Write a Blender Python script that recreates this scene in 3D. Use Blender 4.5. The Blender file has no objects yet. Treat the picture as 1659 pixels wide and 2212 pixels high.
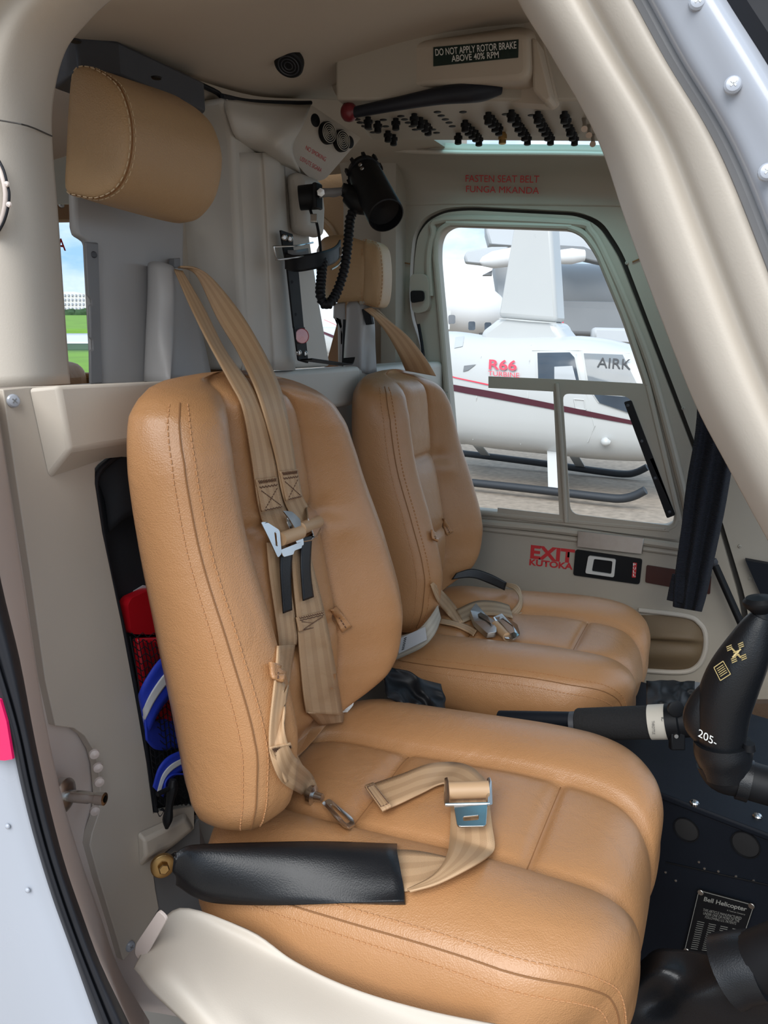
import bpy, bmesh, math, random
from mathutils import Vector as V, Matrix
from mathutils.bvhtree import BVHTree
from mathutils.geometry import tessellate_polygon
random.seed(7)
SC = bpy.context.scene
COL = SC.collection
# ---------------------------------------------------------------- camera
F, CX, CY = 1620.0, 829.5, 1106.0
YAW, PIT = math.radians(25.0), math.radians(13.0)
EYE = V((0, 0, 1.6))
FW = V((-math.sin(YAW)*math.cos(PIT), math.cos(YAW)*math.cos(PIT), -math.sin(PIT)))
RT = V((math.cos(YAW), math.sin(YAW), 0))
UP = RT.cross(FW)
cam = bpy.data.cameras.new('camera'); camo = bpy.data.objects.new('camera', cam); COL.objects.link(camo)
cam.sensor_fit = 'VERTICAL'; cam.sensor_height = 36; cam.lens = 36*F/2212
camo.matrix_world = Matrix(((RT.x, UP.x, -FW.x, EYE.x), (RT.y, UP.y, -FW.y, EYE.y), (RT.z, UP.z, -FW.z, EYE.z), (0, 0, 0, 1)))
cam.clip_start = .02; cam.clip_end = 2000
SC.camera = camo
# ---------------------------------------------------------------- light
SC.view_settings.view_transform = 'Standard'; SC.view_settings.look = 'None'; SC.view_settings.gamma = 1
SC.view_settings.use_curve_mapping = False
SC.view_settings.exposure = 0.88
w = bpy.data.worlds.new('sky'); SC.world = w; w.use_nodes = True
nt = w.node_tree; nt.nodes.clear()
def N(nt, typ, **kw):
    n = nt.nodes.new(typ)
    for k, v in kw.items():
        if k.startswith('_'): setattr(n, k[1:], v)
        else: n.inputs[k.replace('__', ' ')].default_value = v
    return n
out = N(nt, 'ShaderNodeOutputWorld'); bg = N(nt, 'ShaderNodeBackground', Strength=1.0)
tc = N(nt, 'ShaderNodeTexCoord'); mp = N(nt, 'ShaderNodeMapping'); mp.inputs['Scale'].default_value = (1, 1, 2.4)
nz = N(nt, 'ShaderNodeTexNoise', Scale=3.1, Detail=7.0, Roughness=.58)
cr = N(nt, 'ShaderNodeValToRGB')
cr.color_ramp.elements[0].position = .40; cr.color_ramp.elements[0].color = (.24, .41, .62, 1)
cr.color_ramp.elements[1].position = .60; cr.color_ramp.elements[1].color = (.66, .70, .75, 1)
L_ = nt.links.new
L_(tc.outputs['Generated'], mp.inputs['Vector']); L_(mp.outputs['Vector'], nz.inputs['Vector']); L_(nz.outputs['Fac'], cr.inputs['Fac'])
L_(cr.outputs['Color'], bg.inputs['Color']); L_(bg.outputs['Background'], out.inputs['Surface'])
def sun(name, frm, energy, angle, col):
    s = bpy.data.lights.new(name, 'SUN'); s.energy = energy; s.angle = math.radians(angle); s.color = col
    o = bpy.data.objects.new(name, s); COL.objects.link(o)
    o.rotation_euler = V(frm).to_track_quat('Z', 'Y').to_euler(); o.location = V(frm)*20
sun('hazy_sun', (.10, -.80, .75), 2.1, 50, (1, .975, .94))
# ---------------------------------------------------------------- unprojection of measured photo points
def ray(u, v): return FW + RT*((u-CX)/F) - UP*((v-CY)/F)
def PY(u, v, y): d = ray(u, v); return EYE + d*(y/d.y)
def PX(u, v, x): d = ray(u, v); return EYE + d*(x/d.x)
def PZ(u, v, z): d = ray(u, v); return EYE + d*((z-EYE.z)/d.z)
def PD(u, v, k): return EYE + ray(u, v)*k
def PP(u, v, pl):                      # plane given by three points
    n = (pl[1]-pl[0]).cross(pl[2]-pl[0]); d = ray(u, v)
    return EYE + d*((pl[0]-EYE).dot(n)/d.dot(n))
def proj(p): q = p-EYE; z = q.dot(FW); return CX+F*q.dot(RT)/z, CY-F*q.dot(UP)/z
# ---------------------------------------------------------------- materials
def mat(name, col, rough=.5, metal=0, noise=0, nscale=30, bump=0, bscale=200, spec=.5, coat=0, kind=None):
    m = bpy.data.materials.new(name); m.use_nodes = True; t = m.node_tree
    b = t.nodes['Principled BSDF']
    b.inputs['Base Color'].default_value = (*col, 1); b.inputs['Roughness'].default_value = rough
    b.inputs['Metallic'].default_value = metal; b.inputs['Specular IOR Level'].default_value = spec
    b.inputs['Coat Weight'].default_value = coat; b.inputs['Coat Roughness'].default_value = .3 if kind else .08
    tc = N(t, 'ShaderNodeTexCoord')
    if noise:
        nz = N(t, 'ShaderNodeTexNoise', Scale=nscale, Detail=5.0)
        mx = N(t, 'ShaderNodeMixRGB'); mx.inputs[1].default_value = (*[c*(1-noise) for c in col], 1)
        mx.inputs[2].default_value = (*[min(1, c*(1+noise)) for c in col], 1)
        t.links.new(tc.outputs['Object'], nz.inputs['Vector']); t.links.new(nz.outputs['Fac'], mx.inputs[0])
        t.links.new(mx.outputs[0], b.inputs['Base Color'])
        mr = N(t, 'ShaderNodeMapRange'); mr.inputs[3].default_value = max(0, rough-.08); mr.inputs[4].default_value = min(1, rough+.1)
        t.links.new(nz.outputs['Fac'], mr.inputs[0]); t.links.new(mr.outputs[0], b.inputs['Roughness'])
    if bump:
        bz = N(t, 'ShaderNodeTexVoronoi' if kind == 'leather' else 'ShaderNodeTexNoise', Scale=bscale)
        bp = N(t, 'ShaderNodeBump', Strength=bump, Distance=.001)
        t.links.new(tc.outputs['Object'], bz.inputs['Vector']); t.links.new(bz.outputs[0], bp.inputs['Height'])
        if kind == 'leather':
            wz = N(t, 'ShaderNodeTexNoise', Scale=22, Detail=4.0); wz.inputs['Distortion'].default_value = 1.2
            b2 = N(t, 'ShaderNodeBump', Strength=.25, Distance=.006)
            t.links.new(tc.outputs['Object'], wz.inputs['Vector']); t.links.new(wz.outputs[0], b2.inputs['Height'])
            t.links.new(bp.outputs['Normal'], b2.inputs['Normal']); t.links.new(b2.outputs['Normal'], b.inputs['Normal'])
        else:
            t.links.new(bp.outputs['Normal'], b.inputs['Normal'])
    return m
M = {}
M['beige'] = mat('beige_plastic', (.54, .485, .415), .5, noise=.05, nscale=9, bump=.08, bscale=900)
M['beige2'] = mat('beige_painted_jamb', (.64, .55, .50), .42, noise=.06, nscale=14)
M['liner'] = mat('headliner_beige', (.50, .43, .35), .65, noise=.04, nscale=8, bump=.1, bscale=700)
M['greige'] = mat('greige_composite', (.42, .375, .31), .48, noise=.05, nscale=12, bump=.1, bscale=900)
M['grey'] = mat('grey_plastic', (.40, .39, .385), .45, noise=.03, nscale=12)
M['dgrey'] = mat('dark_grey_trim', (.055, .058, .068), .5, noise=.06)
M['midgrey'] = mat('mid_grey_metal', (.2, .2, .205), .45, noise=.06)
M['tan'] = mat('tan_leather', (.425, .214, .091), .38, noise=.07, nscale=5, bump=.35, bscale=650, kind='leather', coat=.3)
M['tan2'] = mat('headrest_leather', (.46, .295, .155), .5, noise=.08, nscale=6, bump=.35, bscale=650, kind='leather')
M['tandark'] = mat('brown_rear_leather', (.30, .145, .055), .5, noise=.1, nscale=6, bump=.3, bscale=500, kind='leather')
M['stitch'] = mat('stitch_thread', (.46, .23, .10), .8)
M['stitch_l'] = mat('pale_stitch_thread', (.62, .47, .30), .8)
M['stitch_d'] = mat('brown_stitch_thread', (.12, .06, .035), .8)
M['seam'] = mat('leather_seam_line', (.25, .115, .042), .8)
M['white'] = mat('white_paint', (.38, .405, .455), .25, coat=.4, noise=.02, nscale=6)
M['pink'] = mat('magenta_paint', (.80, .01, .12), .3, coat=.4)
M['rubber'] = mat('black_rubber', (.012, .013, .017), .6, spec=.3, noise=.2, nscale=40)
M['black'] = mat('black_plastic', (.007, .0075, .009), .5, noise=.15, nscale=40, spec=.25)
M['blackv'] = mat('black_vinyl', (.008, .009, .011), .36, spec=.4, noise=.15, nscale=20, bump=.25, bscale=700)
M['foam'] = mat('black_foam', (.012, .012, .013), .9, bump=1.0, bscale=300)
M['navy'] = mat('navy_console_paint', (.006, .0085, .014), .55, spec=.25, noise=.12, nscale=15, bump=.15, bscale=800)
M['cloth'] = mat('dark_cloth', (.012, .014, .018), .85, noise=.4, nscale=30, bump=.5, bscale=200)
M['chrome'] = mat('polished_steel', (.55, .545, .53), .2, metal=1, noise=.03)
M['steel'] = mat('brushed_steel', (.55, .54, .52), .34, metal=1, noise=.1, nscale=60)
M['brass'] = mat('zinc_yellow_bolt', (.55, .36, .15), .32, metal=1, noise=.1)
M['red'] = mat('red_plastic', (.45, .006, .014), .3)
M['redknob'] = mat('dark_red_knob', (.16, .012, .018), .35)
M['redtxt'] = mat('red_lettering', (.56, .03, .035), .5)
M['pinktxt'] = mat('red_livery_lettering', (.75, .06, .10), .4)
M['whtxt'] = mat('white_lettering', (.75, .75, .72), .5)
M['gold'] = mat('gold_lettering', (.55, .42, .18), .5)
M['blktxt'] = mat('black_lettering', (.02, .022, .026), .5)
M['placard'] = mat('dark_green_placard', (.010, .026, .022), .35)
M['carpet'] = mat('brown_carpet', (.10, .062, .038), .95, noise=.25, nscale=90, bump=.6, bscale=400)
M['wood'] = mat('dark_maroon_plate', (.06, .017, .013), .4, noise=.3, nscale=12)
M['bluestrap'] = mat('blue_webbing', (.010, .035, .42), .6, bump=.3, bscale=300)
M['greystrap'] = mat('light_grey_webbing', (.55, .57, .60), .7)
M['cream'] = mat('cream_label', (.62, .58, .50), .6, noise=.06)
M['reflector'] = mat('pink_reflector', (.62, .30, .32), .25, coat=.6, noise=.25, nscale=60)
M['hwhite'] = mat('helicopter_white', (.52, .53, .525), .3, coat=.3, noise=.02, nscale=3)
M['hgrey'] = mat('panel_line_grey', (.52, .53, .52), .5)
M['maroon'] = mat('maroon_stripe', (.07, .012, .022), .4)
M['hglass'] = mat('tinted_cockpit_glass', (.05, .065, .085), .08, noise=.5, nscale=2.2)
M['hglass2'] = mat('painted_reflection_glass', (.20, .215, .225), .1, noise=.35, nscale=1.6)  # reflection painted in as a mottled mid-grey base colour
M['gap'] = mat('dark_gap_seal', (.045, .04, .035), .7)
M['lever'] = mat('navy_black_lever', (.014, .016, .024), .5, spec=.3)
M['col'] = mat('pale_column_moulding', (.54, .51, .46), .48, noise=.05, nscale=12, bump=.1, bscale=900)
M['mesh'] = mat('speaker_mesh', (.022, .022, .023), .6, spec=.3)
M['pocket'] = mat('olive_brown_pocket', (.17, .115, .062), .6, noise=.08, nscale=12, bump=.25, bscale=500)
M['tyre'] = mat('black_skid_paint', (.02, .024, .03), .55)
M['jet'] = mat('jet_grey', (.43, .45, .47), .5, noise=.05, nscale=.7)
M['jetd'] = mat('jet_dark_grey', (.18, .19, .20), .5, noise=.1, nscale=.9)
M['jetw'] = mat('airliner_white', (.74, .75, .76), .4, noise=.02, nscale=.5)
M['tarmac'] = mat('pale_tarmac', (.29, .24, .19), .9, noise=.55, nscale=13, bump=.2, bscale=30)
M['grass'] = mat('grass', (.13, .26, .025), .95, noise=.4, nscale=.8)
M['tree'] = mat('shrub_green', (.035, .075, .03), .95, noise=.5, nscale=1.5)
M['silver'] = mat('silver_paint', (.62, .61, .58), .3)
M['rearliner'] = mat('brown_rear_liner', (.36, .25, .17), .7, noise=.06)
M['platetxt'] = mat('worn_plate_print', (.26, .26, .24), .6)
M['bldg'] = mat('pale_building', (.62, .60, .57), .8, noise=.04, nscale=.2)
M['bwin'] = mat('building_window', (.28, .31, .35), .4)
def strapmat(name, c0, c1, rough=.5):
    m = mat(name, c0, rough); t = m.node_tree; b = t.nodes['Principled BSDF']
    uv = N(t, 'ShaderNodeUVMap'); sp = N(t, 'ShaderNodeSeparateXYZ')
    w1 = N(t, 'ShaderNodeMath', _operation='MULTIPLY'); w1.inputs[1].default_value = 2*math.pi*3
    w2 = N(t, 'ShaderNodeMath', _operation='SINE'); w3 = N(t, 'ShaderNodeMath', _operation='GREATER_THAN'); w3.inputs[1].default_value = .1
    mx = N(t, 'ShaderNodeMixRGB'); mx.inputs[1].default_value = (*c0, 1); mx.inputs[2].default_value = (*c1, 1)
    t.links.new(uv.outputs[0], sp.inputs[0]); t.links.new(sp.outputs[0], w1.inputs[0]); t.links.new(w1.outputs[0], w2.inputs[0])
    t.links.new(w2.outputs[0], w3.inputs[0]); t.links.new(w3.outputs[0], mx.inputs[0]); t.links.new(mx.outputs[0], b.inputs['Base Color'])
    wv = N(t, 'ShaderNodeMath', _operation='MULTIPLY'); wv.inputs[1].default_value = 2*math.pi*900
    ws = N(t, 'ShaderNodeMath', _operation='SINE'); bp = N(t, 'ShaderNodeBump', Strength=.3, Distance=.0006)
    t.links.new(sp.outputs[1], wv.inputs[0]); t.links.new(wv.outputs[0], ws.inputs[0]); t.links.new(ws.outputs[0], bp.inputs['Height'])
    t.links.new(bp.outputs['Normal'], b.inputs['Normal'])
    return m
M['web'] = strapmat('tan_webbing', (.50, .325, .185), (.43, .27, .148))
M['webp'] = strapmat('pale_webbing', (.42, .31, .20), (.34, .245, .155))
M['webg'] = strapmat('grey_webbing', (.42, .38, .31), (.36, .32, .26))
def glassmat(name, tint, gloss):
    m = bpy.data.materials.new(name); m.use_nodes = True; t = m.node_tree; t.nodes.clear()
    o = N(t, 'ShaderNodeOutputMaterial'); tr = N(t, 'ShaderNodeBsdfTransparent', Color=(*tint, 1)); g = N(t, 'ShaderNodeBsdfGlossy', Roughness=.03)
    fr = N(t, 'ShaderNodeLayerWeight', Blend=.12); ml = N(t, 'ShaderNodeMath', _operation='MULTIPLY'); ml.inputs[1].default_value = gloss
    mx = N(t, 'ShaderNodeMixShader')
    t.links.new(fr.outputs['Fresnel'], ml.inputs[0]); t.links.new(ml.outputs[0], mx.inputs[0]); t.links.new(tr.outputs[0], mx.inputs[1]); t.links.new(g.outputs[0], mx.inputs[2])
    t.links.new(mx.outputs[0], o.inputs[0]); return m
M['pane'] = glassmat('acrylic_pane', (.97, .98, .98), .35)
M['green'] = glassmat('green_tinted_acrylic', (.64, .87, .90), .3)
# ---------------------------------------------------------------- builders
def link(name, me, m=None, parent=None, smooth=True):
    o = bpy.data.objects.new(name, me); COL.objects.link(o)
    if m: me.materials.append(M[m] if isinstance(m, str) else m)
    if smooth and len(me.polygons): me.polygons.foreach_set('use_smooth', [True]*len(me.polygons))
    if parent: o.parent = parent; o.matrix_parent_inverse = parent.matrix_world.inverted()
    return o
def tag(o, label, cat, group=None):
    o['label'] = label; o['category'] = cat
    if group: o['group'] = group
    return o
def thing(name, loc, label, cat, group=None):
    o = bpy.data.objects.new(name, None); COL.objects.link(o); o.location = loc; o.empty_display_size = .05
    o.matrix_world = Matrix.Translation(loc)
    return tag(o, label, cat, group)
def struct(o, label=None):
    o['kind'] = 'structure'
    if label: o['label'] = label
    return o
def autos(o, ang=35):
    # flat shading across sharp edges
    me = o.data; bm = bmesh.new(); bm.from_mesh(me)
    for e in bm.edges:
        e.smooth = not (len(e.link_faces) == 2 and e.calc_face_angle(0) > math.radians(ang))
    bm.to_mesh(me); bm.free(); return o
def raw(verts, faces):
    me = bpy.data.meshes.new('m'); me.from_pydata([tuple(v) for v in verts], [], faces); me.validate(); me.update(); return me
class MB:
    def __init__(s): s.v = []; s.f = []
    def add(s, v, f):
        b = len(s.v); s.v += [V(x) for x in v]; s.f += [tuple(i+b for i in q) for q in f]; return s
    def box(s, c, ax, ay, az):          # centre, half axes
        c, ax, ay, az = V(c), V(ax), V(ay), V(az)
        vs = [c+ax*i+ay*j+az*k for i in (-1, 1) for j in (-1, 1) for k in (-1, 1)]
        return s.add(vs, [(0, 1, 3, 2), (4, 6, 7, 5), (0, 4, 5, 1), (2, 3, 7, 6), (0, 2, 6, 4), (1, 5, 7, 3)])
    def lathe(s, o, d, prof, n=24, cap=True):    # prof list of (dist along d, radius)
        o, d = V(o), V(d).normalized(); a = d.orthogonal().normalized(); b = d.cross(a); vs = []; fs = []
        for h, r in prof:
            for k in range(n): t = 2*math.pi*k/n; vs.append(o+d*h+(a*math.cos(t)+b*math.sin(t))*r)
        for i in range(len(prof)-1):
            for k in range(n): fs.append((i*n+k, i*n+(k+1) % n, (i+1)*n+(k+1) % n, (i+1)*n+k))
        if cap: fs.append(tuple(range(n))[::-1]); fs.append(tuple((len(prof)-1)*n+k for k in range(n)))
        return s.add(vs, fs)
    def tube(s, pts, r, n=10, sub=1, cap=True, flat=None):
        pts = [V(p) for p in pts]
        if sub > 1: pts = cr_line(pts, sub)
        rs = r if isinstance(r, (list, tuple)) else None
        N_ = len(pts); vs = []; fs = []; a = None
        for i, p in enumerate(pts):
            d = (pts[min(i+1, N_-1)]-pts[max(i-1, 0)])
            if d.length < 1e-9: d = V((0, 0, 1))
            d.normalize()
            if a is None: a = flat.copy() if flat else d.orthogonal()
            a = (a-d*a.dot(d)).normalized(); b = d.cross(a)
            rr = rs[0]+(rs[-1]-rs[0])*i/(N_-1) if rs and len(rs) == 2 else (rs[min(len(rs)-1, int(i*len(rs)/N_))] if rs else r)
            for k in range(n): t = 2*math.pi*k/n; vs.append(p+(a*math.cos(t)+b*math.sin(t))*rr)
        for i in range(N_-1):
            for k in range(n): fs.append((i*n+k, i*n+(k+1) % n, (i+1)*n+(k+1) % n, (i+1)*n+k))
        if cap: fs.append(tuple(range(n))[::-1]); fs.append(tuple((N_-1)*n+k for k in range(n)))
        return s.add(vs, fs)
    def prism(s, pts, off, holes=()):
        off = V(off); loops = [[V(p) for p in pts]]+[[V(p) for p in h] for h in holes]
        flatv = [p for l in loops for p in l]; n = len(flatv)
        tri = tessellate_polygon(loops)
        nn = V()
        for l in loops[:1]:
            for i in range(len(l)): nn += l[i].cross(l[(i+1) % len(l)])
        vs = flatv+[p+off for p in flatv]; fs = []
        for t in tri:
            a, b, c = t; nr = (flatv[b]-flatv[a]).cross(flatv[c]-flatv[a])
            if nr.dot(off) > 0: a, c = c, a
            fs.append((a, b, c)); fs.append((c+n, b+n, a+n))
        base = 0
        for l in loops:
            k = len(l)
            for i in range(k): fs.append((base+i, base+(i+1) % k, base+(i+1) % k+n, base+i+n))
            base += k
        return s.add(vs, fs)
    def build(s, name, m, parent=None, smooth=True, bevel=0, seg=2, sub=0, ang=35, fix=True):
        me = raw(s.v, s.f)
        bm = bmesh.new(); bm.from_mesh(me)
        if fix: bmesh.ops.recalc_face_normals(bm, faces=bm.faces)
        bm.to_mesh(me); bm.free()
        o = link(name, me, m, parent, smooth)
        if smooth: autos(o, ang)
        if bevel:
            md = o.modifiers.new('bevel', 'BEVEL'); md.width = bevel; md.segments = seg; md.limit_method = 'ANGLE'; md.angle_limit = math.radians(40)
        if sub:
            md = o.modifiers.new('sub', 'SUBSURF'); md.levels = sub; md.render_levels = sub
        return o
def crp(a, b, c, d, t):
    return .5*((2*b)+(c-a)*t+(2*a-5*b+4*c-d)*t*t+(3*b-a-3*c+d)*t*t*t)
def cr_line(p, k, closed=False):
    n = len(p); o = []
    if closed:
        for i in range(n):
            for j in range(k): o.append(crp(p[(i-1) % n], p[i], p[(i+1) % n], p[(i+2) % n], j/k))
        return o
    for i in range(n-1):
        a = p[i-1] if i else 2*p[0]-p[1]; d = p[i+2] if i+2 < n else 2*p[-1]-p[-2]
        for j in range(k): o.append(crp(a, p[i], p[i+1], d, j/k))
    return o+[p[-1]]
def lin(ps, x):
    if x <= ps[0][0]: return ps[0][1]
    for (a, b), (c, d) in zip(ps, ps[1:]):
        if x <= c: return b+(d-b)*(x-a)/(c-a)
    return ps[-1][1]
def spl(ps, x):
    xs = [p[0] for p in ps]
    x = min(max(x, xs[0]), xs[-1])
    for i in range(len(ps)-1):
        if x <= xs[i+1]:
            t = (x-xs[i])/(xs[i+1]-xs[i]); y = [p[1] for p in ps]
            a = y[i-1] if i else 2*y[0]-y[1]; d = y[i+2] if i+2 < len(y) else 2*y[-1]-y[-2]
            return crp(a, y[i], y[i+1], d, t)
    return ps[-1][1]
def resamp(p, n):
    L = [0]
    for a, b in zip(p, p[1:]): L.append(L[-1]+(b-a).length)
    o = []; j = 0
    for i in range(n):
        t = L[-1]*i/(n-1)
        while j < len(p)-2 and L[j+1] < t: j += 1
        o.append(p[j].lerp(p[j+1], (t-L[j])/max(1e-9, L[j+1]-L[j])))
    return o
def patch(name, rows, m, parent=None, k=6, th=.004, kv=None, lin_u=False, ang=60):
    """smooth sheet through rows of 3-D points, thickened away from the eye"""
    kv = kv or k
    R = [cr_line(r, k) if not lin_u else r for r in rows]
    C = [cr_line([r[i] for r in R], kv) for i in range(len(R[0]))]
    nr = len(C[0]); nc = len(C); vs = [C[i][j] for j in range(nr) for i in range(nc)]
    fs = [(j*nc+i, j*nc+i+1, (j+1)*nc+i+1, (j+1)*nc+i) for j in range(nr-1) for i in range(nc-1)]
    f = fs[len(fs)//2]; nn = (vs[f[1]]-vs[f[0]]).cross(vs[f[2]]-vs[f[0]])
    if nn.dot(EYE-vs[f[0]]) < 0: fs = [q[::-1] for q in fs]
    o = link(name, raw(vs, fs), m, parent)
    if th:
        md = o.modifiers.new('thick', 'SOLIDIFY'); md.thickness = th; md.offset = -1
    return o
def ribbon(name, L, R, m, parent=None, th=.0022, n=60, smooth_k=4, uvscale=1, fit=None, fo=.0035):
    L = resamp(cr_line(L, 8), n); R = resamp(cr_line(R, 8), n)
    for _ in range(smooth_k):
        for A in (L, R):
            B = [A[0]]+[(A[i-1]+A[i]*2+A[i+1])/4 for i in range(1, n-1)]+[A[-1]]
            A[:] = B
    K = 6; vs = []; fs = []
    for i in range(n):
        for j in range(K+1): vs.append(L[i].lerp(R[i], j/K))
    if fit:                                  # keep the webbing just clear of the upholstery it lies on
        for a, p in enumerate(vs):
            d = (p-EYE); ln = d.length; d.normalize()
            for t in fit:
                h = t.ray_cast(EYE, d)
                if h[0] is not None and h[3]-fo < ln and ln-h[3] < .06: ln = h[3]-fo; vs[a] = EYE+d*ln
    for i in range(n-1):
        for j in range(K): fs.append((i*(K+1)+j, i*(K+1)+j+1, (i+1)*(K+1)+j+1, (i+1)*(K+1)+j))
    me = raw(vs, fs); uv = me.uv_layers.new(name='UVMap'); dist = [0]
    for i in range(1, n): dist.append(dist[-1]+((L[i]+R[i])/2-(L[i-1]+R[i-1])/2).length)
    for lp in me.loops:
        i, j = divmod(lp.vertex_index, K+1); uv.data[lp.index].uv = (j/K, dist[i]*uvscale)
    o = link(name, me, m, parent)
    md = o.modifiers.new('thick', 'SOLIDIFY'); md.thickness = th; md.offset = 0
    return o
def dashes(mb, pts, dash=.004, gap=.0025, r=.0008, lift=None):
    n = max(2, int(sum((b-a).length for a, b in zip(pts, pts[1:]))/(dash+gap)))
    q = resamp(pts, n*2+1)
    for i in range(n):
        a, b = q[2*i], q[2*i+1]; b = a.lerp(b, 1.25)
        mb.tube([a, b], r, n=5)
def screw(name, p, nrm, r, m='white', parent=None, slot='midgrey'):
    nrm = V(nrm).normalized(); mb = MB()
    mb.lathe(V(p)-nrm*r*.3, nrm, [(0, r), (r*.5, r), (r*.75, r*.8), (r*.85, r*.45), (r*.86, .0001)], n=18, cap=False)
    o = mb.build(name, m, parent)
    a = nrm.orthogonal().normalized(); b = nrm.cross(a); x = MB()
    for d, e in ((a, b), (b, a)): x.box(V(p)+nrm*r*.55, d*r*.42, e*r*.09, nrm*r*.06)
    s = x.build('cross_slot', slot, o, smooth=False)
    return o
def text(name, s, o, xd, yd, size, m, parent=None, align='LEFT', bold=0, depth=.0003, sx=1, sp=1):
    cu = bpy.data.curves.new('t', 'FONT'); cu.body = s; cu.size = 1; cu.align_x = align; cu.extrude = 0; cu.offset = bold
    cu.space_character = sp
    to = bpy.data.objects.new('t', cu); COL.objects.link(to)
    bpy.context.view_layer.update()
    me = bpy.data.meshes.new_from_object(to.evaluated_get(bpy.context.evaluated_depsgraph_get()))
    bpy.data.objects.remove(to); bpy.data.curves.remove(cu)
    xd = V(xd); yd = V(yd); xd = xd.normalized(); yd = (yd-xd*yd.dot(xd)).normalized(); zd = xd.cross(yd)
    for v in me.vertices: v.co = V(o)+xd*v.co.x*size*sx+yd*v.co.y*size+zd*depth
    me.materials.clear()
    return link(name, me, m, parent, smooth=False)
def textq(name, s, bl, br, tl, m, parent=None, bold=0, depth=.0004):
    """lettering whose bounding box has its bottom-left, bottom-right, top-left at three points"""
    cu = bpy.data.curves.new('t', 'FONT'); cu.body = s; cu.size = 1; cu.offset = bold
    to = bpy.data.objects.new('t', cu); COL.objects.link(to); bpy.context.view_layer.update()
    me = bpy.data.meshes.new_from_object(to.evaluated_get(bpy.context.evaluated_depsgraph_get()))
    bpy.data.objects.remove(to); bpy.data.curves.remove(cu)
    x0 = min(v.co.x for v in me.vertices); x1 = max(v.co.x for v in me.vertices); y0 = min(v.co.y for v in me.vertices); y1 = max(v.co.y for v in me.vertices)
    ex, ey = br-bl, tl-bl; n = ex.cross(ey).normalized()
    if n.dot(EYE-bl) < 0: n = -n
    for v in me.vertices: v.co = bl+ex*((v.co.x-x0)/(x1-x0))+ey*((v.co.y-y0)/(y1-y0))+n*depth
    me.materials.clear()
    return link(name, me, m, parent, smooth=False)
def rrect(c, ax, ay, r, n=5):
    """rounded rectangle outline: centre, half axes, corner radius"""
    c, ax, ay = V(c), V(ax), V(ay); lx, ly = ax.length, ay.length; ux, uy = ax/lx, ay/ly; o = []
    for sx, sy, a0 in ((1, 1, 0), (-1, 1, 90), (-1, -1, 180), (1, -1, 270)):
        for k in range(n+1):
            t = math.radians(a0+90*k/n); o.append(c+ux*(sx*(lx-r)+r*math.cos(t))+uy*(sy*(ly-r)+r*math.sin(t)))
    return o
def rpoly(pts, rad, n=4):
    """round the corners of a polygon; rad one number or a list"""
    o = []; k = len(pts)
    for i, p in enumerate(pts):
        r = rad[i] if isinstance(rad, (list, tuple)) else rad
        a, b = pts[i-1], pts[(i+1) % k]
        if r <= 0: o.append(p); continue
        d1, d2 = (a-p), (b-p); r1 = min(r, d1.length*.45, d2.length*.45)
        s, e = p+d1.normalized()*r1, p+d2.normalized()*r1
        for j in range(n+1):
            t = j/n; o.append(s*(1-t)**2+p*2*t*(1-t)+e*t*t)
    return o
def bvh(o, off=(0, 0, 0)):
    me = o.data; off = V(off)
    return BVHTree.FromPolygons([v.co+off for v in me.vertices], [tuple(p.vertices) for p in me.polygons])
def hit(u, v, trees, off=.003):
    d = ray(u, v).normalized(); best = None
    for t in trees:
        h = t.ray_cast(EYE, d)
        if h[0] is not None and (best is None or h[3] < best[3]): best = h
    if best is None: return None
    n = best[1]
    if n.dot(d) > 0: n = -n
    return best[0]-d*(off/max(.45, -n.dot(d)))
def hitl(pts, trees, off=.003, fb=None):
    """measured points dropped on a surface; misses take the depth of their neighbours"""
    o = [hit(u, v, trees, off) for u, v in pts]
    ok = [i for i, p in enumerate(o) if p is not None]
    if not ok:
        return [EYE+ray(u, v)*(fb or .9) for u, v in pts]
    for i, p in enumerate(o):
        if p is None:
            j = min(ok, key=lambda a: abs(a-i)); k = (o[j]-EYE).dot(FW); o[i] = EYE+ray(*pts[i])*k
    return o
# ================================================================ SETTING: cabin shell
# ---- ground far below the cabin, runway side
mb = MB(); mb.box((0, 0, -.05), (400, 0, 0), (0, 400, 0), (0, 0, .05)); floor = struct(mb.build('ground', 'tarmac', smooth=False), 'pale speckled tarmac apron outside the cabin')
# ---- cabin floor, rear wall, near rear wall, nose tub
mb = MB(); mb.box((-.9, 1.08, .53), (1.8, 0, 0), (0, .74, 0), (0, 0, .02)); struct(mb.build('floor', 'carpet', smooth=False))
mb = MB(); mb.box((-2.66, 1.1, 1.25), (.03, 0, 0), (0, .8, 0), (0, 0, .85)); struct(mb.build('wall_back', 'tan2', smooth=False))
o = MB().prism([V((-.66, .33, .55)), V((-2.63, .33, .55)), V((-2.63, .40, 1.9)), V((-.66, .40, 1.9))], (0, .03, 0),
    holes=[rrect((-1.65, .36, 1.45), (.62, 0, 0), (0, .01, .3), .1)]).build('wall_right', 'beige'); struct(o)
# unseen roof and dark instrument console, added ahead to cut the front light
mb = MB(); mb.box((.46, 1.08, 2.02), (.40, 0, 0), (0, .68, 0), (0, 0, .02)); struct(mb.build('ceiling_light_block', 'liner', smooth=False))
mb = MB(); mb.box((.92, 1.08, .95), (.12, 0, 0), (0, .66, 0), (0, 0, .40)); struct(mb.build('wall_light_block', 'navy', bevel=.04))
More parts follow.
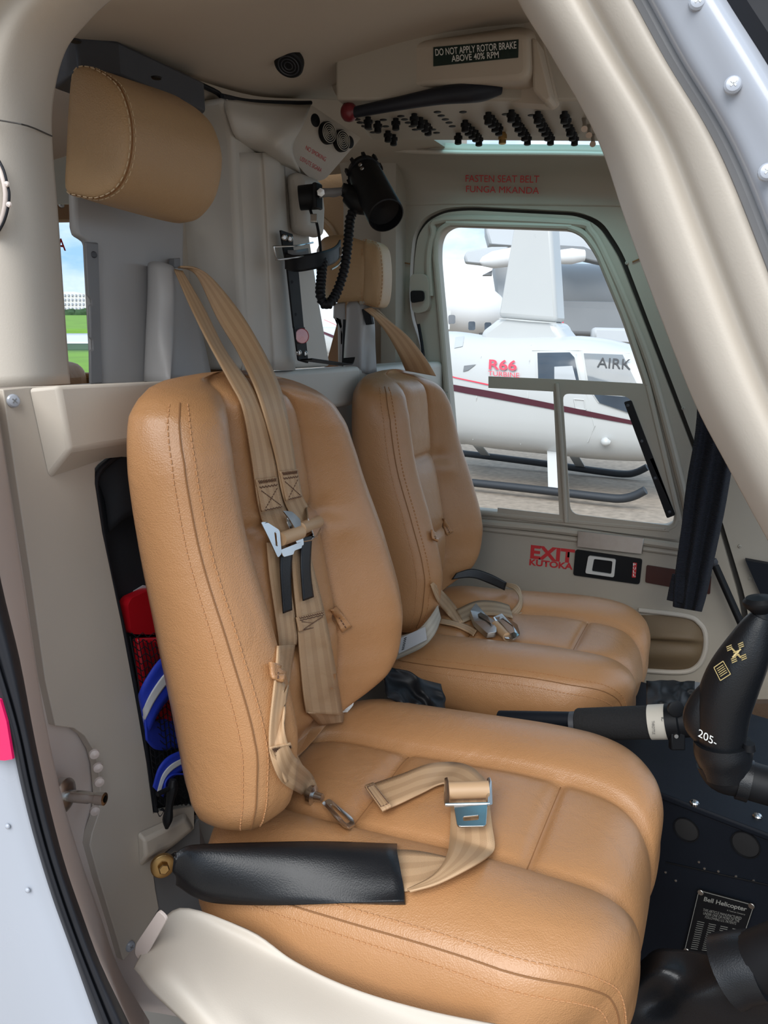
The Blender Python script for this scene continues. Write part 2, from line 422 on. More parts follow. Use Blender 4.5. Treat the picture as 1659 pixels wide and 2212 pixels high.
# ---- ceiling
def pts(*a): return [V(p) for p in a]
ceil_rows = [
 [EYE+(p-EYE)*1.085 for p in pts((-.62, .44, 1.84), (-.62, .56, 1.875), (-.62, .76, 1.897), (-.62, .92, 1.915), (-.62, 1.08, 1.952), (-.62, 1.22, 1.985))],
 pts((-.58, .43, 1.83), (-.58, .56, 1.885), (-.58, .76, 1.925), (-.58, .92, 1.95), (-.58, 1.08, 1.985), (-.58, 1.22, 2.01)),
 pts((-.42, .42, 1.82), (-.42, .55, 1.868), (-.42, .76, 1.94), (-.42, .92, 1.975), (-.42, 1.08, 2.015), (-.42, 1.22, 2.03)),
 pts((-.25, .41, 1.80), (-.25, .55, 1.862), (-.25, .76, 1.94), (-.25, .92, 1.98), (-.25, 1.08, 2.02), (-.25, 1.22, 2.04)),
 pts((.05, .41, 1.76), (.05, .55, 1.85), (.05, .76, 1.93), (.05, .92, 1.97), (.05, 1.08, 2.01), (.05, 1.22, 2.03)),
]
o = patch('ceiling', ceil_rows, 'liner', k=6, th=.02); struct(o)
mb = MB(); mb.box((-1.64, 1.06, 2.045), (1.0, 0, 0), (0, .78, 0), (0, 0, .03)); struct(mb.build('ceiling_rear', 'liner', smooth=False))
# roof closing the sides of the skylight
mb = MB(); mb.box((-.30, 1.27, 2.115), (.52, 0, 0), (0, .11, 0), (0, 0, .012)); mb.box((.16, 1.5, 2.06), (.18, 0, 0), (0, .26, 0), (0, 0, .02)); struct(mb.build('ceiling_side', 'liner', smooth=False))
# ---- skylight over the far seat and its frame
sky_o_ = [V((-.76, 1.20, 2.105)), V((.30, 1.20, 2.09)), V((.30, 1.715, 2.015)), V((-.76, 1.715, 2.05))]
win = MB().prism([p+V((0, 0, .004)) for p in [V((-.80, 1.36, 2.11)), V((-.02, 1.36, 2.10)), V((-.02, 1.74, 2.03)), V((-.80, 1.74, 2.05))]], (0, 0, .004)).build('window_2', 'green', smooth=False)
struct(win, 'green tinted skylight over the far seat')
# ---- far side wall with door opening
YW = 1.80
def q(u, v, y=YW): return PY(u, v, y)
door_px = [(884, 640), (887, 560), (893, 505), (915, 470), (955, 450), (1010, 445), (1250, 457), (1300, 477), (1345, 545), (1400, 690), (1480, 900), (1540, 1060), (1610, 1290), (1640, 1500), (985, 1500), (945, 1150), (918, 800), (905, 735), (889, 690)]
wall_out = [(742, 405), (1000, 405), (1330, 410), (1730, 420), (1735, 1700), (760, 1700), (742, 790)]
o = MB().prism([q(*p) for p in wall_out], (0, .03, 0), holes=[rpoly([q(*p) for p in door_px], .03, 4)]).build('wall_left', 'greige'); struct(o)
up_rows = [[PY(728, 318, 1.66), PY(835, 317, 1.685), PY(1000, 330, 1.69), PY(1312, 334, 1.69), PY(1500, 350, 1.66), PY(1740, 330, 1.60)],
 [PY(730, 335, 1.70), PY(835, 342, 1.725), PY(1000, 347, 1.725), PY(1312, 352, 1.72), PY(1500, 370, 1.70), PY(1740, 350, 1.64)],
 [PY(736, 370, 1.76), PY(835, 374, 1.77), PY(1000, 376, 1.77), PY(1320, 380, 1.77), PY(1510, 395, 1.75), PY(1735, 390, 1.70)],
 [PY(742, 412, 1.797), PY(835, 412, 1.797), PY(1000, 412, 1.797), PY(1330, 416, 1.797), PY(1520, 420, 1.795), PY(1730, 425, 1.79)],
 [PY(744, 446, 1.7985), PY(835, 446, 1.7985), PY(1000, 442, 1.7985), PY(1330, 446, 1.7985), PY(1530, 450, 1.7965), PY(1730, 455, 1.792)]]
o = patch('wall_left_upper', up_rows, 'greige', k=6, th=.02); struct(o, 'beige far cabin wall above the door, curving up to the skylight')
# skylight rim
MBs = MB().tube([PY(823, 300, 1.67), PY(826, 309, 1.68), PY(836, 319, 1.685), PY(870, 325, 1.688), PY(1000, 330, 1.69), PY(1312, 334, 1.69), PY(1500, 350, 1.66)], .005, sub=6)
struct(MBs.build('trim_1', 'beige'), 'beige rim along the lower edge of the skylight')
# lettering above the door (one decal)
pl = (PY(1007, 376, 1.768), PY(1165, 378, 1.768), PY(1008, 414, 1.794))
d = thing('door_header_lettering', PP(1086, 396, pl), 'red FASTEN SEAT BELT FUNGA MKANDA lettering above the far door', 'lettering')
for s, bl, br, tl in (('FASTEN SEAT BELT', (1007, 391), (1165, 393), (1007, 376)), ('FUNGA MKANDA', (1008, 413), (1165, 417), (1008, 399))):
    textq('text_line', s, PP(*bl, pl), PP(*br, pl), PP(*tl, pl), 'redtxt', d, bold=0, depth=.004)
# post behind far door edge: pale joint strips and screws
for a, b, ww in (((742, 400), (757, 480), .012), ((822, 410), (880, 640), .004)):
    pass
MBp = MB().tube([PY(846, 563, 1.796), PY(886, 570, 1.796)], .0016); struct(MBp.build('trim_2', 'seam'), 'thin panel joint beside the far door')
MBp = MB().tube([PY(1366, 566, 1.797), PY(1408, 548, 1.797)], .0016); struct(MBp.build('trim_3', 'seam'), 'thin panel joint on the front door post')
wl = bpy.data.objects['wall_left']
for u, v in ((1354, 568), (1476, 882), (1598, 1180), (1620, 1250)): screw('screw', PY(u, v, 1.797), (0, -1, 0), .004, 'greige', wl)
# ---- far door: window frame panel, rim, glass, sliding vent, latch
YD = 1.785
def dq(u, v, y=YD): return PY(u, v, y)
door = thing('door_1', dq(1150, 1150), 'beige far cabin door with a large window', 'door'); del door['category']; struct(door)
ins = [(892, 640), (895, 562), (902, 510), (924, 478), (960, 459), (1010, 454), (1246, 466), (1290, 485), (1334, 552), (1390, 696), (1470, 906), (1530, 1066), (1596, 1290), (1624, 1492), (995, 1492), (953, 1150), (926, 800), (912, 735), (897, 690)]
win_px = [(946, 560), (947, 525), (955, 502), (976, 488), (1230, 497), (1262, 512), (1290, 552), (1345, 690), (1392, 828), (1461, 1108), (1457, 1128), (1436, 1138), (1210, 1118), (1000, 1098), (985, 1000), (972, 850)]
o = MB().prism(rpoly([dq(*p) for p in ins], .03, 4), (0, .03, 0), holes=[rpoly([dq(*p) for p in win_px], .02, 4)]).build('door_panel', 'greige', door, bevel=.006, seg=3)
# dark rubber behind the gap round the door
gp = [dq(u, v, 1.822) for u, v in door_px]; gc = sum(gp, V())/len(gp)
MB().prism([gc+(p-gc)*1.035 for p in gp], (0, .004, 0), holes=[[gc+(p-gc)*.95 for p in gp]]).build('gap_seal', 'gap', door, smooth=False)
# raised rim mouldings
wv = rpoly([dq(*p) for p in win_px], .02, 3)
cen = sum(wv, V())/len(wv)
r1 = [p+(p-cen).normalized()*.006+V((0, -.004, 0)) for p in wv]; r2 = [p+(p-cen).normalized()*.030+V((0, -.003, 0)) for p in wv]
rm = MB(); rm.tube(cr_line(r1, 3, True)+[r1[0]], .008); rm.build('window_rim', 'greige', door)
rm = MB(); rm.tube([dq(u, v, 1.782) for u, v in ((905, 640), (930, 640), (926, 560), (936, 508), (962, 474), (1232, 482), (1276, 500), (1310, 560), (1366, 690), (1415, 828), (1486, 1108), (1490, 1175))][1:], .009, sub=4); rm.build('frame_moulding', 'greige', door)
rm = MB(); rm.tube([dq(u, v, 1.782) for u, v in ((1035, 1128), (1220, 1146), (1500, 1185))], .011, sub=3); rm.tube([dq(u, v, 1.784) for u, v in ((1040, 1142), (1220, 1162), (1500, 1200))], .007, sub=3); rm.build('sill_ridge', 'greige', door)
# latch bump at left edge with black hinge
bp = MB().prism(rpoly([dq(890, 592), dq(930, 592), dq(934, 672), dq(896, 680)], .02), (0, -.018, 0)); bp.build('hinge_cover', 'greige', door, bevel=.012, seg=4)
hb = MB().prism(rpoly([dq(888, 628, 1.764), dq(917, 628, 1.764), dq(918, 650, 1.764), dq(889, 655, 1.764)], .008), (0, -.006, 0)); hb.build('hinge', 'black', door, bevel=.002)
sl = MB().tube([dq(904, 700, 1.775), dq(911, 740, 1.775), dq(917, 790, 1.775)], .004); sl.build('door_seal', 'rubber', door)
# glass
big = [p+(p-cen).normalized()*.012+V((0, .014, 0)) for p in wv]
gl = MB().prism(big, (0, .004, 0)).build('window_1', 'pane', smooth=False); struct(gl, 'clear acrylic window in the far door')
# sliding vent frame
YV = 1.775
def vq(u, v, y=YV): return PY(u, v, y)
fo = [(1055, 813), (1225, 820), (1393, 829), (1424, 950), (1478, 1140), (1464, 1166), (1330, 1150), (1210, 1133), (1074, 1116), (1075, 1097), (1208, 1112), (1195, 846), (1055, 838)]
ho = rpoly([vq(*p) for p in ((1215, 850), (1360, 856), (1400, 960), (1468, 1138), (1232, 1110))], [.016, .018, 0, .018, .022])
vent = MB().prism([vq(*p) for p in fo], (0, .004, 0), holes=[ho]).build('vent_frame', 'greige', door)
MB().tube([vq(1203, 828, 1.772), vq(1214, 980, 1.772), vq(1223, 1128, 1.772)], .0055, sub=3).build('post_rib', 'greige', vent)
bs = MB().prism(rpoly([vq(*p) for p in ((1348, 868), (1364, 864), (1459, 1112), (1441, 1119))], .004), (0, -.004, 0)).build('slide_handle', 'black', door, bevel=.001)
for u, v in ((1356, 876), (1386, 953), (1415, 1033), (1446, 1106)):
    MB().lathe(vq(u, v, YV-.004), (0, -1, 0), [(0, .004), (.002, .003), (.0025, .0001)], n=12, cap=False).build('rivet', 'dgrey', door)
# placards and latch on the door
pp = MB().prism([vq(1248, 1147, 1.764), vq(1391, 1163, 1.764), vq(1387, 1197, 1.764), vq(1246, 1181, 1.764)], (0, .004, 0)).build('sill_plate', 'steel', bevel=.001)
tag(pp, 'brushed metal plate on the sill above the door latch', 'plate')
la = thing('door_latch', dq(1312, 1224), 'black recessed door latch with silver pull handle marked PULL', 'latch')
MB().prism(rpoly([dq(*p, 1.783) for p in ((1244, 1186), (1388, 1207), (1382, 1261), (1239, 1241))], .006), (0, -.006, 0)).build('housing', 'black', la, bevel=.002)
ring = [dq(*p, 1.776) for p in ((1272, 1199), (1331, 1207), (1327, 1246), (1265, 1237))]
hole = [dq(*p, 1.776) for p in ((1284, 1206), (1324, 1211), (1321, 1239), (1279, 1233))]
MB().prism(rpoly(ring, .005), (0, -.006, 0), holes=[rpoly(hole, .004)]).build('pull_handle', 'silver', la, bevel=.0015)
MB().prism([dq(*p, 1.7765) for p in ((1368, 1215), (1376, 1216), (1373, 1248), (1365, 1247))], (0, -.001, 0)).build('red_label', 'redtxt', la, smooth=False)
for k, ch in enumerate('PULL'):
    v0 = 1222+k*7.5
    textq('letter', ch, dq(1367.5, v0, 1.775), dq(1373.5, v0+1, 1.775), dq(1367.5, v0-5.5, 1.775), 'whtxt', la, bold=.02)
d = thing('exit_lettering', dq(1190, 1205), 'red EXIT KUTOKA lettering beside the door latch', 'lettering')
textq('text_line', 'EXIT', dq(1145, 1206, 1.784), dq(1240, 1217, 1.784), dq(1147, 1177, 1.784), 'redtxt', d, bold=.04)
textq('text_line', 'KUTOKA', dq(1143, 1221, 1.784), dq(1237, 1231, 1.784), dq(1144, 1207, 1.784), 'redtxt', d, bold=.035)
o = MB().prism(rpoly([dq(*p, 1.783) for p in ((1397, 1220), (1537, 1242), (1534, 1283), (1394, 1257))], .004), (0, -.004, 0)).build('door_plate', 'wood', bevel=.001)
tag(o, 'dark maroon plate on the door right of the latch', 'plate')
# leather map pocket low on the door
pk = thing('door_pocket', dq(1465, 1390), 'oval brown leather door pocket beside the far seat', 'pocket')
pkp = [(1380, 1318), (1480, 1330), (1510, 1345), (1524, 1370), (1522, 1410), (1505, 1440), (1470, 1452), (1380, 1448)]
rim = cr_line([dq(*p, 1.78) for p in pkp[:]], 5)
MB().tube(rim, .006).build('pocket_rim', 'beige', pk)
patch('pocket_cover', [[dq(1380, 1318, 1.79), dq(1480, 1332, 1.785), dq(1516, 1352, 1.784)], [dq(1380, 1350, 1.775), dq(1480, 1360, 1.77), dq(1522, 1372, 1.782)], [dq(1380, 1376, 1.765), dq(1480, 1380, 1.76), dq(1523, 1384, 1.78)],
   [dq(1380, 1384, 1.775), dq(1480, 1392, 1.77), dq(1522, 1396, 1.782)], [dq(1380, 1415, 1.765), dq(1480, 1420, 1.765), dq(1517, 1418, 1.782)], [dq(1380, 1448, 1.785), dq(1470, 1450, 1.785), dq(1506, 1438, 1.784)]], 'pocket', pk, th=.003)
mb = MB().prism([dq(*p, 1.79) for p in ((1370, 1310), (1500, 1310), (1640, 1480), (1370, 1480))], (0, .02, 0))
# gas strut at the front edge of the far door
gs = thing('gas_strut', dq(1575, 1290, 1.74), 'black gas strut at the front edge of the far door', 'strut')
MB().tube([PY(1545, 1222, 1.74), PY(1612, 1372, 1.72)], .008, n=14).build('cylinder', 'black', gs)
MB().lathe(PY(1541, 1212, 1.74), PY(1545, 1222, 1.74)-PY(1541, 1212, 1.74), [(-.006, .002), (-.004, .008), (.004, .009), (.01, .006)], n=14).build('ball_socket', 'dgrey', gs)
MB().tube([PY(1612, 1372, 1.72), PY(1640, 1430, 1.71)], .0045, n=12).build('piston_rod', 'steel', gs)
# dark side panel low at the front
o = MB().prism([PY(*p, 1.77) for p in ((1610, 1210), (1720, 1230), (1720, 1420), (1650, 1300))], (0, .02, 0)).build('trim_9', 'navy', smooth=False); struct(o, 'dark navy panel ahead of the gas strut')
# ---- rear cabin far wall with long rounded window
YR = 1.88
def rq(u, v): return PY(u, v, YR)
hole = rpoly([rq(60, 474), rq(735, 462), rq(742, 812), rq(60, 812)], [.1, .14, .12, .1], 8)
xs = [p.x for p in hole]
o = MB().prism([V((-2.63, YR, .55)), V((-.80, YR, .55)), V((-.80, YR, 2.06)), V((-2.63, YR, 2.06))], (0, .03, 0), holes=[hole]).build('wall_left_rear', 'tan2'); struct(o, 'tan leather covered rear cabin side wall')
gl = MB().prism([p+V((0, .012, 0)) for p in hole], (0, .003, 0)).build('window_3', 'pane', smooth=False); struct(gl, 'clear rear cabin side window')
MB_ = MB().tube(cr_line([p+V((0, -.004, 0)) for p in hole], 2, True)+[hole[0]+V((0, -.004, 0))], .012).build('trim_4', 'tan2'); struct(MB_, 'tan rim round the rear cabin window')
lt = thing('window_lettering', rq(133, 530), 'red letter A on the rear cabin window seen at the left', 'lettering')
textq('letter', 'A', PY(143, 542, 1.885), PY(124, 540, 1.885), PY(141, 516, 1.885), 'redtxt', lt, bold=.02)
# post between rear window and door zone
o = MB().box((-.80, 1.815, 1.3), (.02, 0, 0), (0, .075, 0), (0, 0, .76)).build('trim_5', 'greige', smooth=False); struct(o, 'greige post closing the rear wall to the door wall')
# rear bench back seen under the rear window
o = MB().box((-2.0, 1.50, 1.22), (.10, 0, 0), (0, .34, 0), (0, 0, .31)).build('rear_bench', 'tandark', bevel=.05, seg=4); tag(o, 'brown leather rear bench seen low through the gap at the left', 'seat')
o = MB().prism([PY(700, 800, 1.6), PY(742, 640, 1.6), PY(752, 640, 1.6), PY(752, 800, 1.6)], (-.03, .12, 0)).build('rear_seat_side', 'tandark', bevel=.008); tag(o, 'brown leather edge showing beside the far headrest post', 'seat')
# ================================================================ BULKHEAD behind the seats
XB = -.66
def PXb(u, v, x): return PX(u, v, x-.05)
def bq(u, v, x=-.61): return PXb(u, v, x)
bulk = thing('bulkhead', (-.62, .95, 1.2), 'beige bulkhead behind both seats', 'bulkhead'); del bulk['category']; struct(bulk)
# low wall with top ledge behind both seat backs
MB().box((-.715, 1.15, 1.045), (.045, 0, 0), (0, .64, 0), (0, 0, .50)).build('lower_wall', 'col', bulk, bevel=.012, seg=3)
MB().box((-.657, 1.13, 1.515), (.012, 0, 0), (0, .15, 0), (0, 0, .035)).build('ledge_box', 'col', bulk, bevel=.008, seg=3)
# centre column rising to the roof
col_front = [(480, 209), (630, 223), (672, 225), (640, 300), (625, 352), (688, 385), (668, 400), (672, 455), (672, 520), (690, 640), (712, 770), (716, 792), (590, 800), (532, 800), (520, 640), (500, 300)]
o = MB().prism([bq(*p) for p in col_front], (-.10, 0, 0)).build('centre_column', 'col', bulk, bevel=.01, seg=3)
# softly raised folds on the column
for pl_, r_ in (([(487, 214), (505, 285), (520, 300), (600, 330)], .012), ([(585, 340), (592, 560), (602, 790)], .014), ([(548, 310), (556, 560), (575, 790)], .006)):
    pass
patch('column_face', [[bq(u+du, v, x) for du, x in ((0, -.616), (30, -.606), (60, -.603), (72, -.596), (98, -.594), (114, -.607))] for u, v in ((500, 330), (508, 470), (516, 640), (524, 800))], 'col', bulk, k=5, th=.004)
patch('column_shoulder', [[bq(484, 212, -.612), bq(560, 222, -.60), bq(640, 226, -.595), bq(672, 226, -.59)], [bq(492, 245, -.605), bq(560, 262, -.585), bq(620, 270, -.565), bq(655, 270, -.56)], [bq(505, 288, -.605), bq(560, 305, -.59), bq(600, 318, -.565), bq(632, 320, -.565)], [bq(512, 303, -.612), bq(560, 335, -.61), bq(600, 352, -.60), bq(650, 375, -.59)]], 'col', bulk, k=5, th=.004)
MB().prism([bq(*p) for p in ((612, 372), (664, 392), (672, 460), (670, 516), (622, 505))], (.03, 0, 0)).build('column_step', 'col', bulk, bevel=.012, seg=3)
# panel between near head support and column
MB().prism([PXb(*p, -.70) for p in ((385, 240), (500, 290), (545, 800), (385, 800))], (-.02, 0, 0)).build('side_wall', 'beige', bulk, smooth=False)
for a, b, r in (((463, 455), (513, 800), .004), ((472, 450), (524, 800), .008), ((492, 310), (500, 460), .005)):
    MB().tube([PXb(*a, -.695), PXb(*b, -.695)], r).build('joint_strip', 'grey', bulk)
MB().prism([PXb(*p, -.688) for p in ((455, 778), (545, 800), (545, 830), (455, 830))], (-.01, 0, 0)).build('brown_base', 'tandark', bulk, smooth=False)
# roof frame behind the near headrest
patch('roof_frame', [[PXb(395, 168, -.635), PXb(440, 190, -.635), PXb(482, 214, -.635)], [PXb(360, 200, -.66), PXb(430, 232, -.66), PXb(490, 262, -.66)], [PXb(350, 240, -.70), PXb(430, 270, -.70), PXb(500, 312, -.70)]], 'beige', bulk, k=4, th=.01)
screw('screw', PXb(415, 213, -.646), (.5, -.3, -.6), .006, 'beige', bulk)
MB().tube([PXb(405, 168, -.63), PXb(440, 186, -.63), PXb(478, 208, -.625), PXb(488, 250, -.64), PXb(500, 300, -.65)], .0035, sub=4).build('gasket', 'rubber', bulk)
MB().tube([PXb(480, 207, -.61), PXb(540, 219, -.61), PXb(630, 222, -.61), PXb(672, 222, -.60)], .003, sub=4).build('gasket', 'rubber', bulk)
# rear roof behind the near headrest, beige box edge
MB().prism([PXb(*p, -.78) for p in ((100, 60), (400, 150), (400, 260), (100, 350))], (-.02, 0, 0)).build('rear_header', 'rearliner', bulk, smooth=False)
MB().prism([PXb(*p, -1.0) for p in ((90, 335), (200, 335), (200, 440), (90, 440))], (-.02, 0, 0)).build('rear_panel', 'cream', bulk, smooth=False)
o = MB().prism([PXb(*p, -1.2) for p in ((100, 437), (200, 432), (200, 474), (100, 474))], (-.02, 0, 0)).build('window_header', 'tandark', bulk, bevel=.006)
screw('screw', PXb(132, 443, -1.198), (1, -1, 0), .006, 'steel', bulk)
# dark grey header block
A_ = [(x, y) for x, y in [(-.66, .655), (-.635, .69), (-.635, .835), (-.67, .862), (-.735, .86), (-.735, .69)]]
db = MB().prism([V((x, y, 1.876)) for x, y in A_], (0, 0, .034)).build('header_block', 'dgrey', bevel=.003)
tag(db, 'dark grey angular block under the roof above the near headrest', 'block')
for u, v in ((338, 167), (163, 87)):
    MB().lathe(PZ(u, v, 1.8755), (0, 0, -1), [(0, .006), (.0015, .005), (.0016, .0001)], n=14, cap=False).build('plug', 'black', db)
# ================================================================ NEAR DOOR FRAME
jam = thing('door_2', (-.45, .38, 1.3), 'near door opening frame', 'door'); del jam['category']; struct(jam)
# B post and curved header
fr = [  # (outer u,v) , (inner u,v)
 ((-130, 845), (152, 829)), ((-130, 700), (142, 700)), ((-130, 500), (127, 480)), ((-120, 300), (113, 300)), ((-95, 130), (117, 205)), ((-30, -10), (138, 120)), ((90, -110), (172, 68)), ((260, -190), (255, -10)), ((480, -260), (420, -100)), ((760, -300), (680, -200)), ((1080, -300), (990, -260))]
rows = []
for (ou, ov), (iu, iv) in fr:
    r = []
    for t, y in ((0, .335), (.12, .345), (.42, .352), (.72, .372), (.9, .40), (1.0, .44)):
        r.append(PY(ou+(iu-ou)*t, ov+(iv-ov)*t, y))
    rows.append(r)
patch('frame_header', rows, 'beige', jam, k=5, th=.006)
MB().tube([PY(-60, 250, .351), PY(0, 260, .352), PY(60, 272, .362), PY(112, 294, .43)], .0005, sub=4).build('frame_joint', 'gap', jam)
patch('latch_recess', [[PY(u*.6-8, 420+(v-420)*.98, .352+.006*t) for t in (0, 1)] for u, v in ((-20, 330), (10, 345), (32, 380), (44, 420), (36, 465), (10, 505), (-30, 520))], 'beige2', jam, k=3, th=.003)
MB().tube([PY(u, v, .350) for u, v in ((-6, 340), (8, 368), (16, 400), (20, 420), (17, 450), (8, 480), (-6, 505))], .0008, sub=4).build('latch_gap_shadow', 'rubber', jam)  # dark crescent stands in for the shadow in the latch gap
for u, v in ((15, 398), (20, 442)): MB().lathe(PY(u, v, .349), (.2, -1, 0), [(0, .0018), (.001, .0015), (.0016, .0001)], n=12, cap=False).build('rivet', 'beige2', jam)
# forward slanted post
A = [(1095, -90), (1118, 0), (1196, 130), (1290, 300), (1352, 480), (1425, 680), (1500, 870), (1570, 1005), (1668, 1185), (1790, 1400), (2000, 1720), (2260, 2060)]
B = [(1330, -90), (1384, 0), (1455, 130), (1536, 262), (1590, 370), (1650, 520), (1715, 690), (1800, 900), (1900, 1130), (2060, 1400), (2320, 1720), (2640, 2060)]
rows = []
for (au, av), (bu, bv) in zip(A, B):
    rows.append([PY(au+(bu-au)*t, av+(bv-av)*t, y) for t, y in ((0, .46), (.05, .425), (.16, .395), (.40, .383), (.58, .386), (.66, .375), (.86, .368), (.96, .372), (1.0, .385))])
patch('front_post', rows, 'beige', jam, k=5, th=.006)
gk = [PY(u+6, v, .372) for u, v in B]
MB().tube(gk, .0045, sub=5).build('post_gasket', 'midgrey', jam)
# outer skin of the door post with screws
skin = thing('wall_right_front', (.05, .35, 1.7), 'white painted outer skin of the front door post', 'skin'); del skin['category']; struct(skin)
S = [(1560, -90), (1612, 0), (1690, 120), (1760, 240), (1820, 350), (1880, 500), (1950, 680), (2030, 890), (2130, 1120), (2300, 1400), (2570, 1720), (2900, 2060)]
rows = []
for (au, av), (bu, bv) in zip(B, S):
    rows.append([PY(au+8+(bu-au-8)*t, av+(bv-av)*t, y) for t, y in ((0, .385), (.06, .362), (.3, .355), (.7, .352), (1.0, .37))])
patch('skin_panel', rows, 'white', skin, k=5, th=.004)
for u, v in ((1507, 4), (1583, 184), (1657, 372)): screw('screw', PY(u, v, .3525), (.15, -1, .1), .0034, 'white', skin, 'hgrey')
MB().tube([PY(u+6, v, .362) for u, v in S], .009, sub=4).build('window_gasket', 'rubber', skin)
o = patch('window_4', [[PY(u, v, .372), PY(u+60, v-10, .40)+V((.08, 0, 0)), PY(u+60, v-10, .55)+V((.22, 0, 0)), PY(u+60, v-10, .85)+V((.34, 0, 0)), V((.72, 1.08, PY(u, v, .372).z))] for u, v in S[:9]], 'pane', None, k=3, th=.003); struct(o, 'corner of the windshield beyond the front post')
# ================================================================ BEIGE SIDE PANEL beside the near seat
sp = thing('side_panel', (-.6, .56, .9), 'tall beige moulded panel at the left of the near seat', 'panel'); del sp['category']; sp['kind'] = 'structure'; sp.name = 'trim_6'
XS = -.60
pan = [(6, 841), (60, 836), (312, 827), (420, 826), (420, 985), (330, 990), (228, 985), (206, 1010), (206, 1045), (222, 1150), (262, 1340), (292, 1500), (318, 1650), (332, 1757), (352, 1752), (420, 1740), (420, 1790), (372, 1830), (338, 1856), (330, 1872), (336, 1920), (344, 1962), (295, 2042), (266, 2075), (248, 2010), (214, 1900), (194, 1826), (199, 1800), (214, 1756), (217, 1715), (212, 1655), (203, 1622), (184, 1590), (160, 1573), (120, 1568), (98, 1470), (64, 1230), (30, 1000)]
panw = [PX(u, v, XS) for u, v in pan]
MB().prism(panw, (-.012, 0, 0)).build('panel_skin', 'beige', sp, bevel=.004, seg=3)
def boss(name, outer, inner, h):
    a = [PX(u, v, XS+.0005) for u, v in outer]; b = [PX(u, v, XS+h) for u, v in inner]
    n = len(a); mb = MB(); mb.add(a+b, [(i, (i+1) % n, (i+1) % n+n, i+n) for i in range(n)]+[tuple(range(n, 2*n))])
    return mb.build(name, 'beige', sp, bevel=.004, seg=3)
boss('upper_boss', [(64, 838), (420, 824), (420, 970), (230, 990), (106, 1031)], [(126, 832), (420, 820), (420, 940), (270, 955), (152, 972)], .022)
boss('lower_boss', [(298, 1800), (400, 1755), (420, 1790), (372, 1830), (302, 1872)], [(312, 1815), (400, 1770), (415, 1792), (365, 1830), (316, 1852)], .012)
for u, v in ((28, 866), (281, 2044)): screw('screw', PX(u, v, XS+.001), (1, -.25, .1), .0062, 'white', sp)
# jamb between panel and seal
sealin = [(-60, 900), (-30, 1100), (0, 1260), (40, 1425), (72, 1590), (100, 1720), (135, 1855), (172, 1965), (215, 2080), (283, 2225), (330, 2330)]
panl = [(6, 841), (22, 940), (45, 1100), (66, 1245), (98, 1470), (130, 1640), (160, 1760), (194, 1870), (225, 1960), (262, 2075), (330, 2190)]
rows = []
for (su, sv), (pu, pv) in zip(sealin, panl):
    p0 = PY(su, sv, .375); p1 = PX(pu, pv, -.60); p1b = PX(pu+(260 if sv > 1400 else 60), pv-(10 if sv < 2000 else -50), -.622)
    m1 = p0.lerp(p1, .35)+V((-.008, 0, 0)); m2 = p0.lerp(p1, .8)+V((-.005, 0, 0))
    rows.append([p0, m1, m2, p1+V((-.010, 0, 0)), p1b])
patch('jamb', rows, 'beige2', jam, k=5, th=.006)
# striker pin on the jamb
so = PX(160, 1720, -.575)
sk = thing('striker_pin', so, 'steel striker pin on the door jamb', 'pin')
sd = (PX(214, 1725, -.548)-so).normalized()
MB().lathe(so-sd*.012, sd, [(-.004, .0175), (.003, .0175), (.006, .013), (.0065, .007)], n=28).build('flange', 'steel', sk)
MB().lathe(so-sd*.006, sd, [(0, .0062), (.022, .0062), (.024, .0054), (.030, .0054), (.031, .0066), (.040, .0064), (.0405, .0036), (.036, .0034)], n=24, cap=False).build('pin', 'chrome', sk)
for u, v in ((203, 1628), (211, 1657), (214, 1688), (204, 1750)):
    MB().lathe(PX(u, v, -.588), (.8, -.5, 0), [(0, .0055), (.003, .005), (.005, .0001)], n=14, cap=False).build('rivet', 'beige2', jam)
# black rubber door seal
sealout = [(-150, 900), (-120, 1100), (-85, 1290), (-30, 1440), (16, 1560), (44, 1690), (74, 1810), (112, 1935), (155, 2055), (216, 2225), (260, 2330)]
rows = []
for (su, sv), (ou, ov) in zip(sealin, sealout):
    rows.append([PY(su+(ou-su)*t, sv+(ov-sv)*t, y) for t, y in ((-.04, .385), (0, .366), (.2, .352), (.45, .349), (.55, .353), (.65, .349), (.9, .350), (1.03, .364))])
o = patch('door_seal', rows, 'rubber', None, k=4, th=.004); tag(o, 'black rubber seal down the edge of the near door opening', 'seal')
# white outer skin lower left
wr = thing('wall_right_rear', (-.5, .36, 1.2), 'white outer fuselage skin at the lower left', 'skin'); del wr['category']; struct(wr)
rows = []
for (ou, ov) in sealout:
    rows.append([PY(ou+d, ov, y) for d, y in ((4, .362), (-60, .352), (-180, .346), (-420, .345))])
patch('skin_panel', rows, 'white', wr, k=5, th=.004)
for u, v in ((17, 1785), (60, 1923), (12, 2031), (39, 2090), (68, 2141), (98, 2189)):
    MB().lathe(PY(u, v, .352), (.1, -1, .05), [(0, .0023), (.0008, .0021), (.0014, .0014), (.0017, .0001)], n=12, cap=False).build('rivet', 'white', wr)
ps = [(-30, 1500), (0, 1512), (14, 1560), (27, 1640), (10, 1643), (-30, 1640)]
MB().prism([PY(u, v, .347) for u, v in ps], (0, .002, 0)).build('pink_stripe', 'pink', wr, smooth=False)
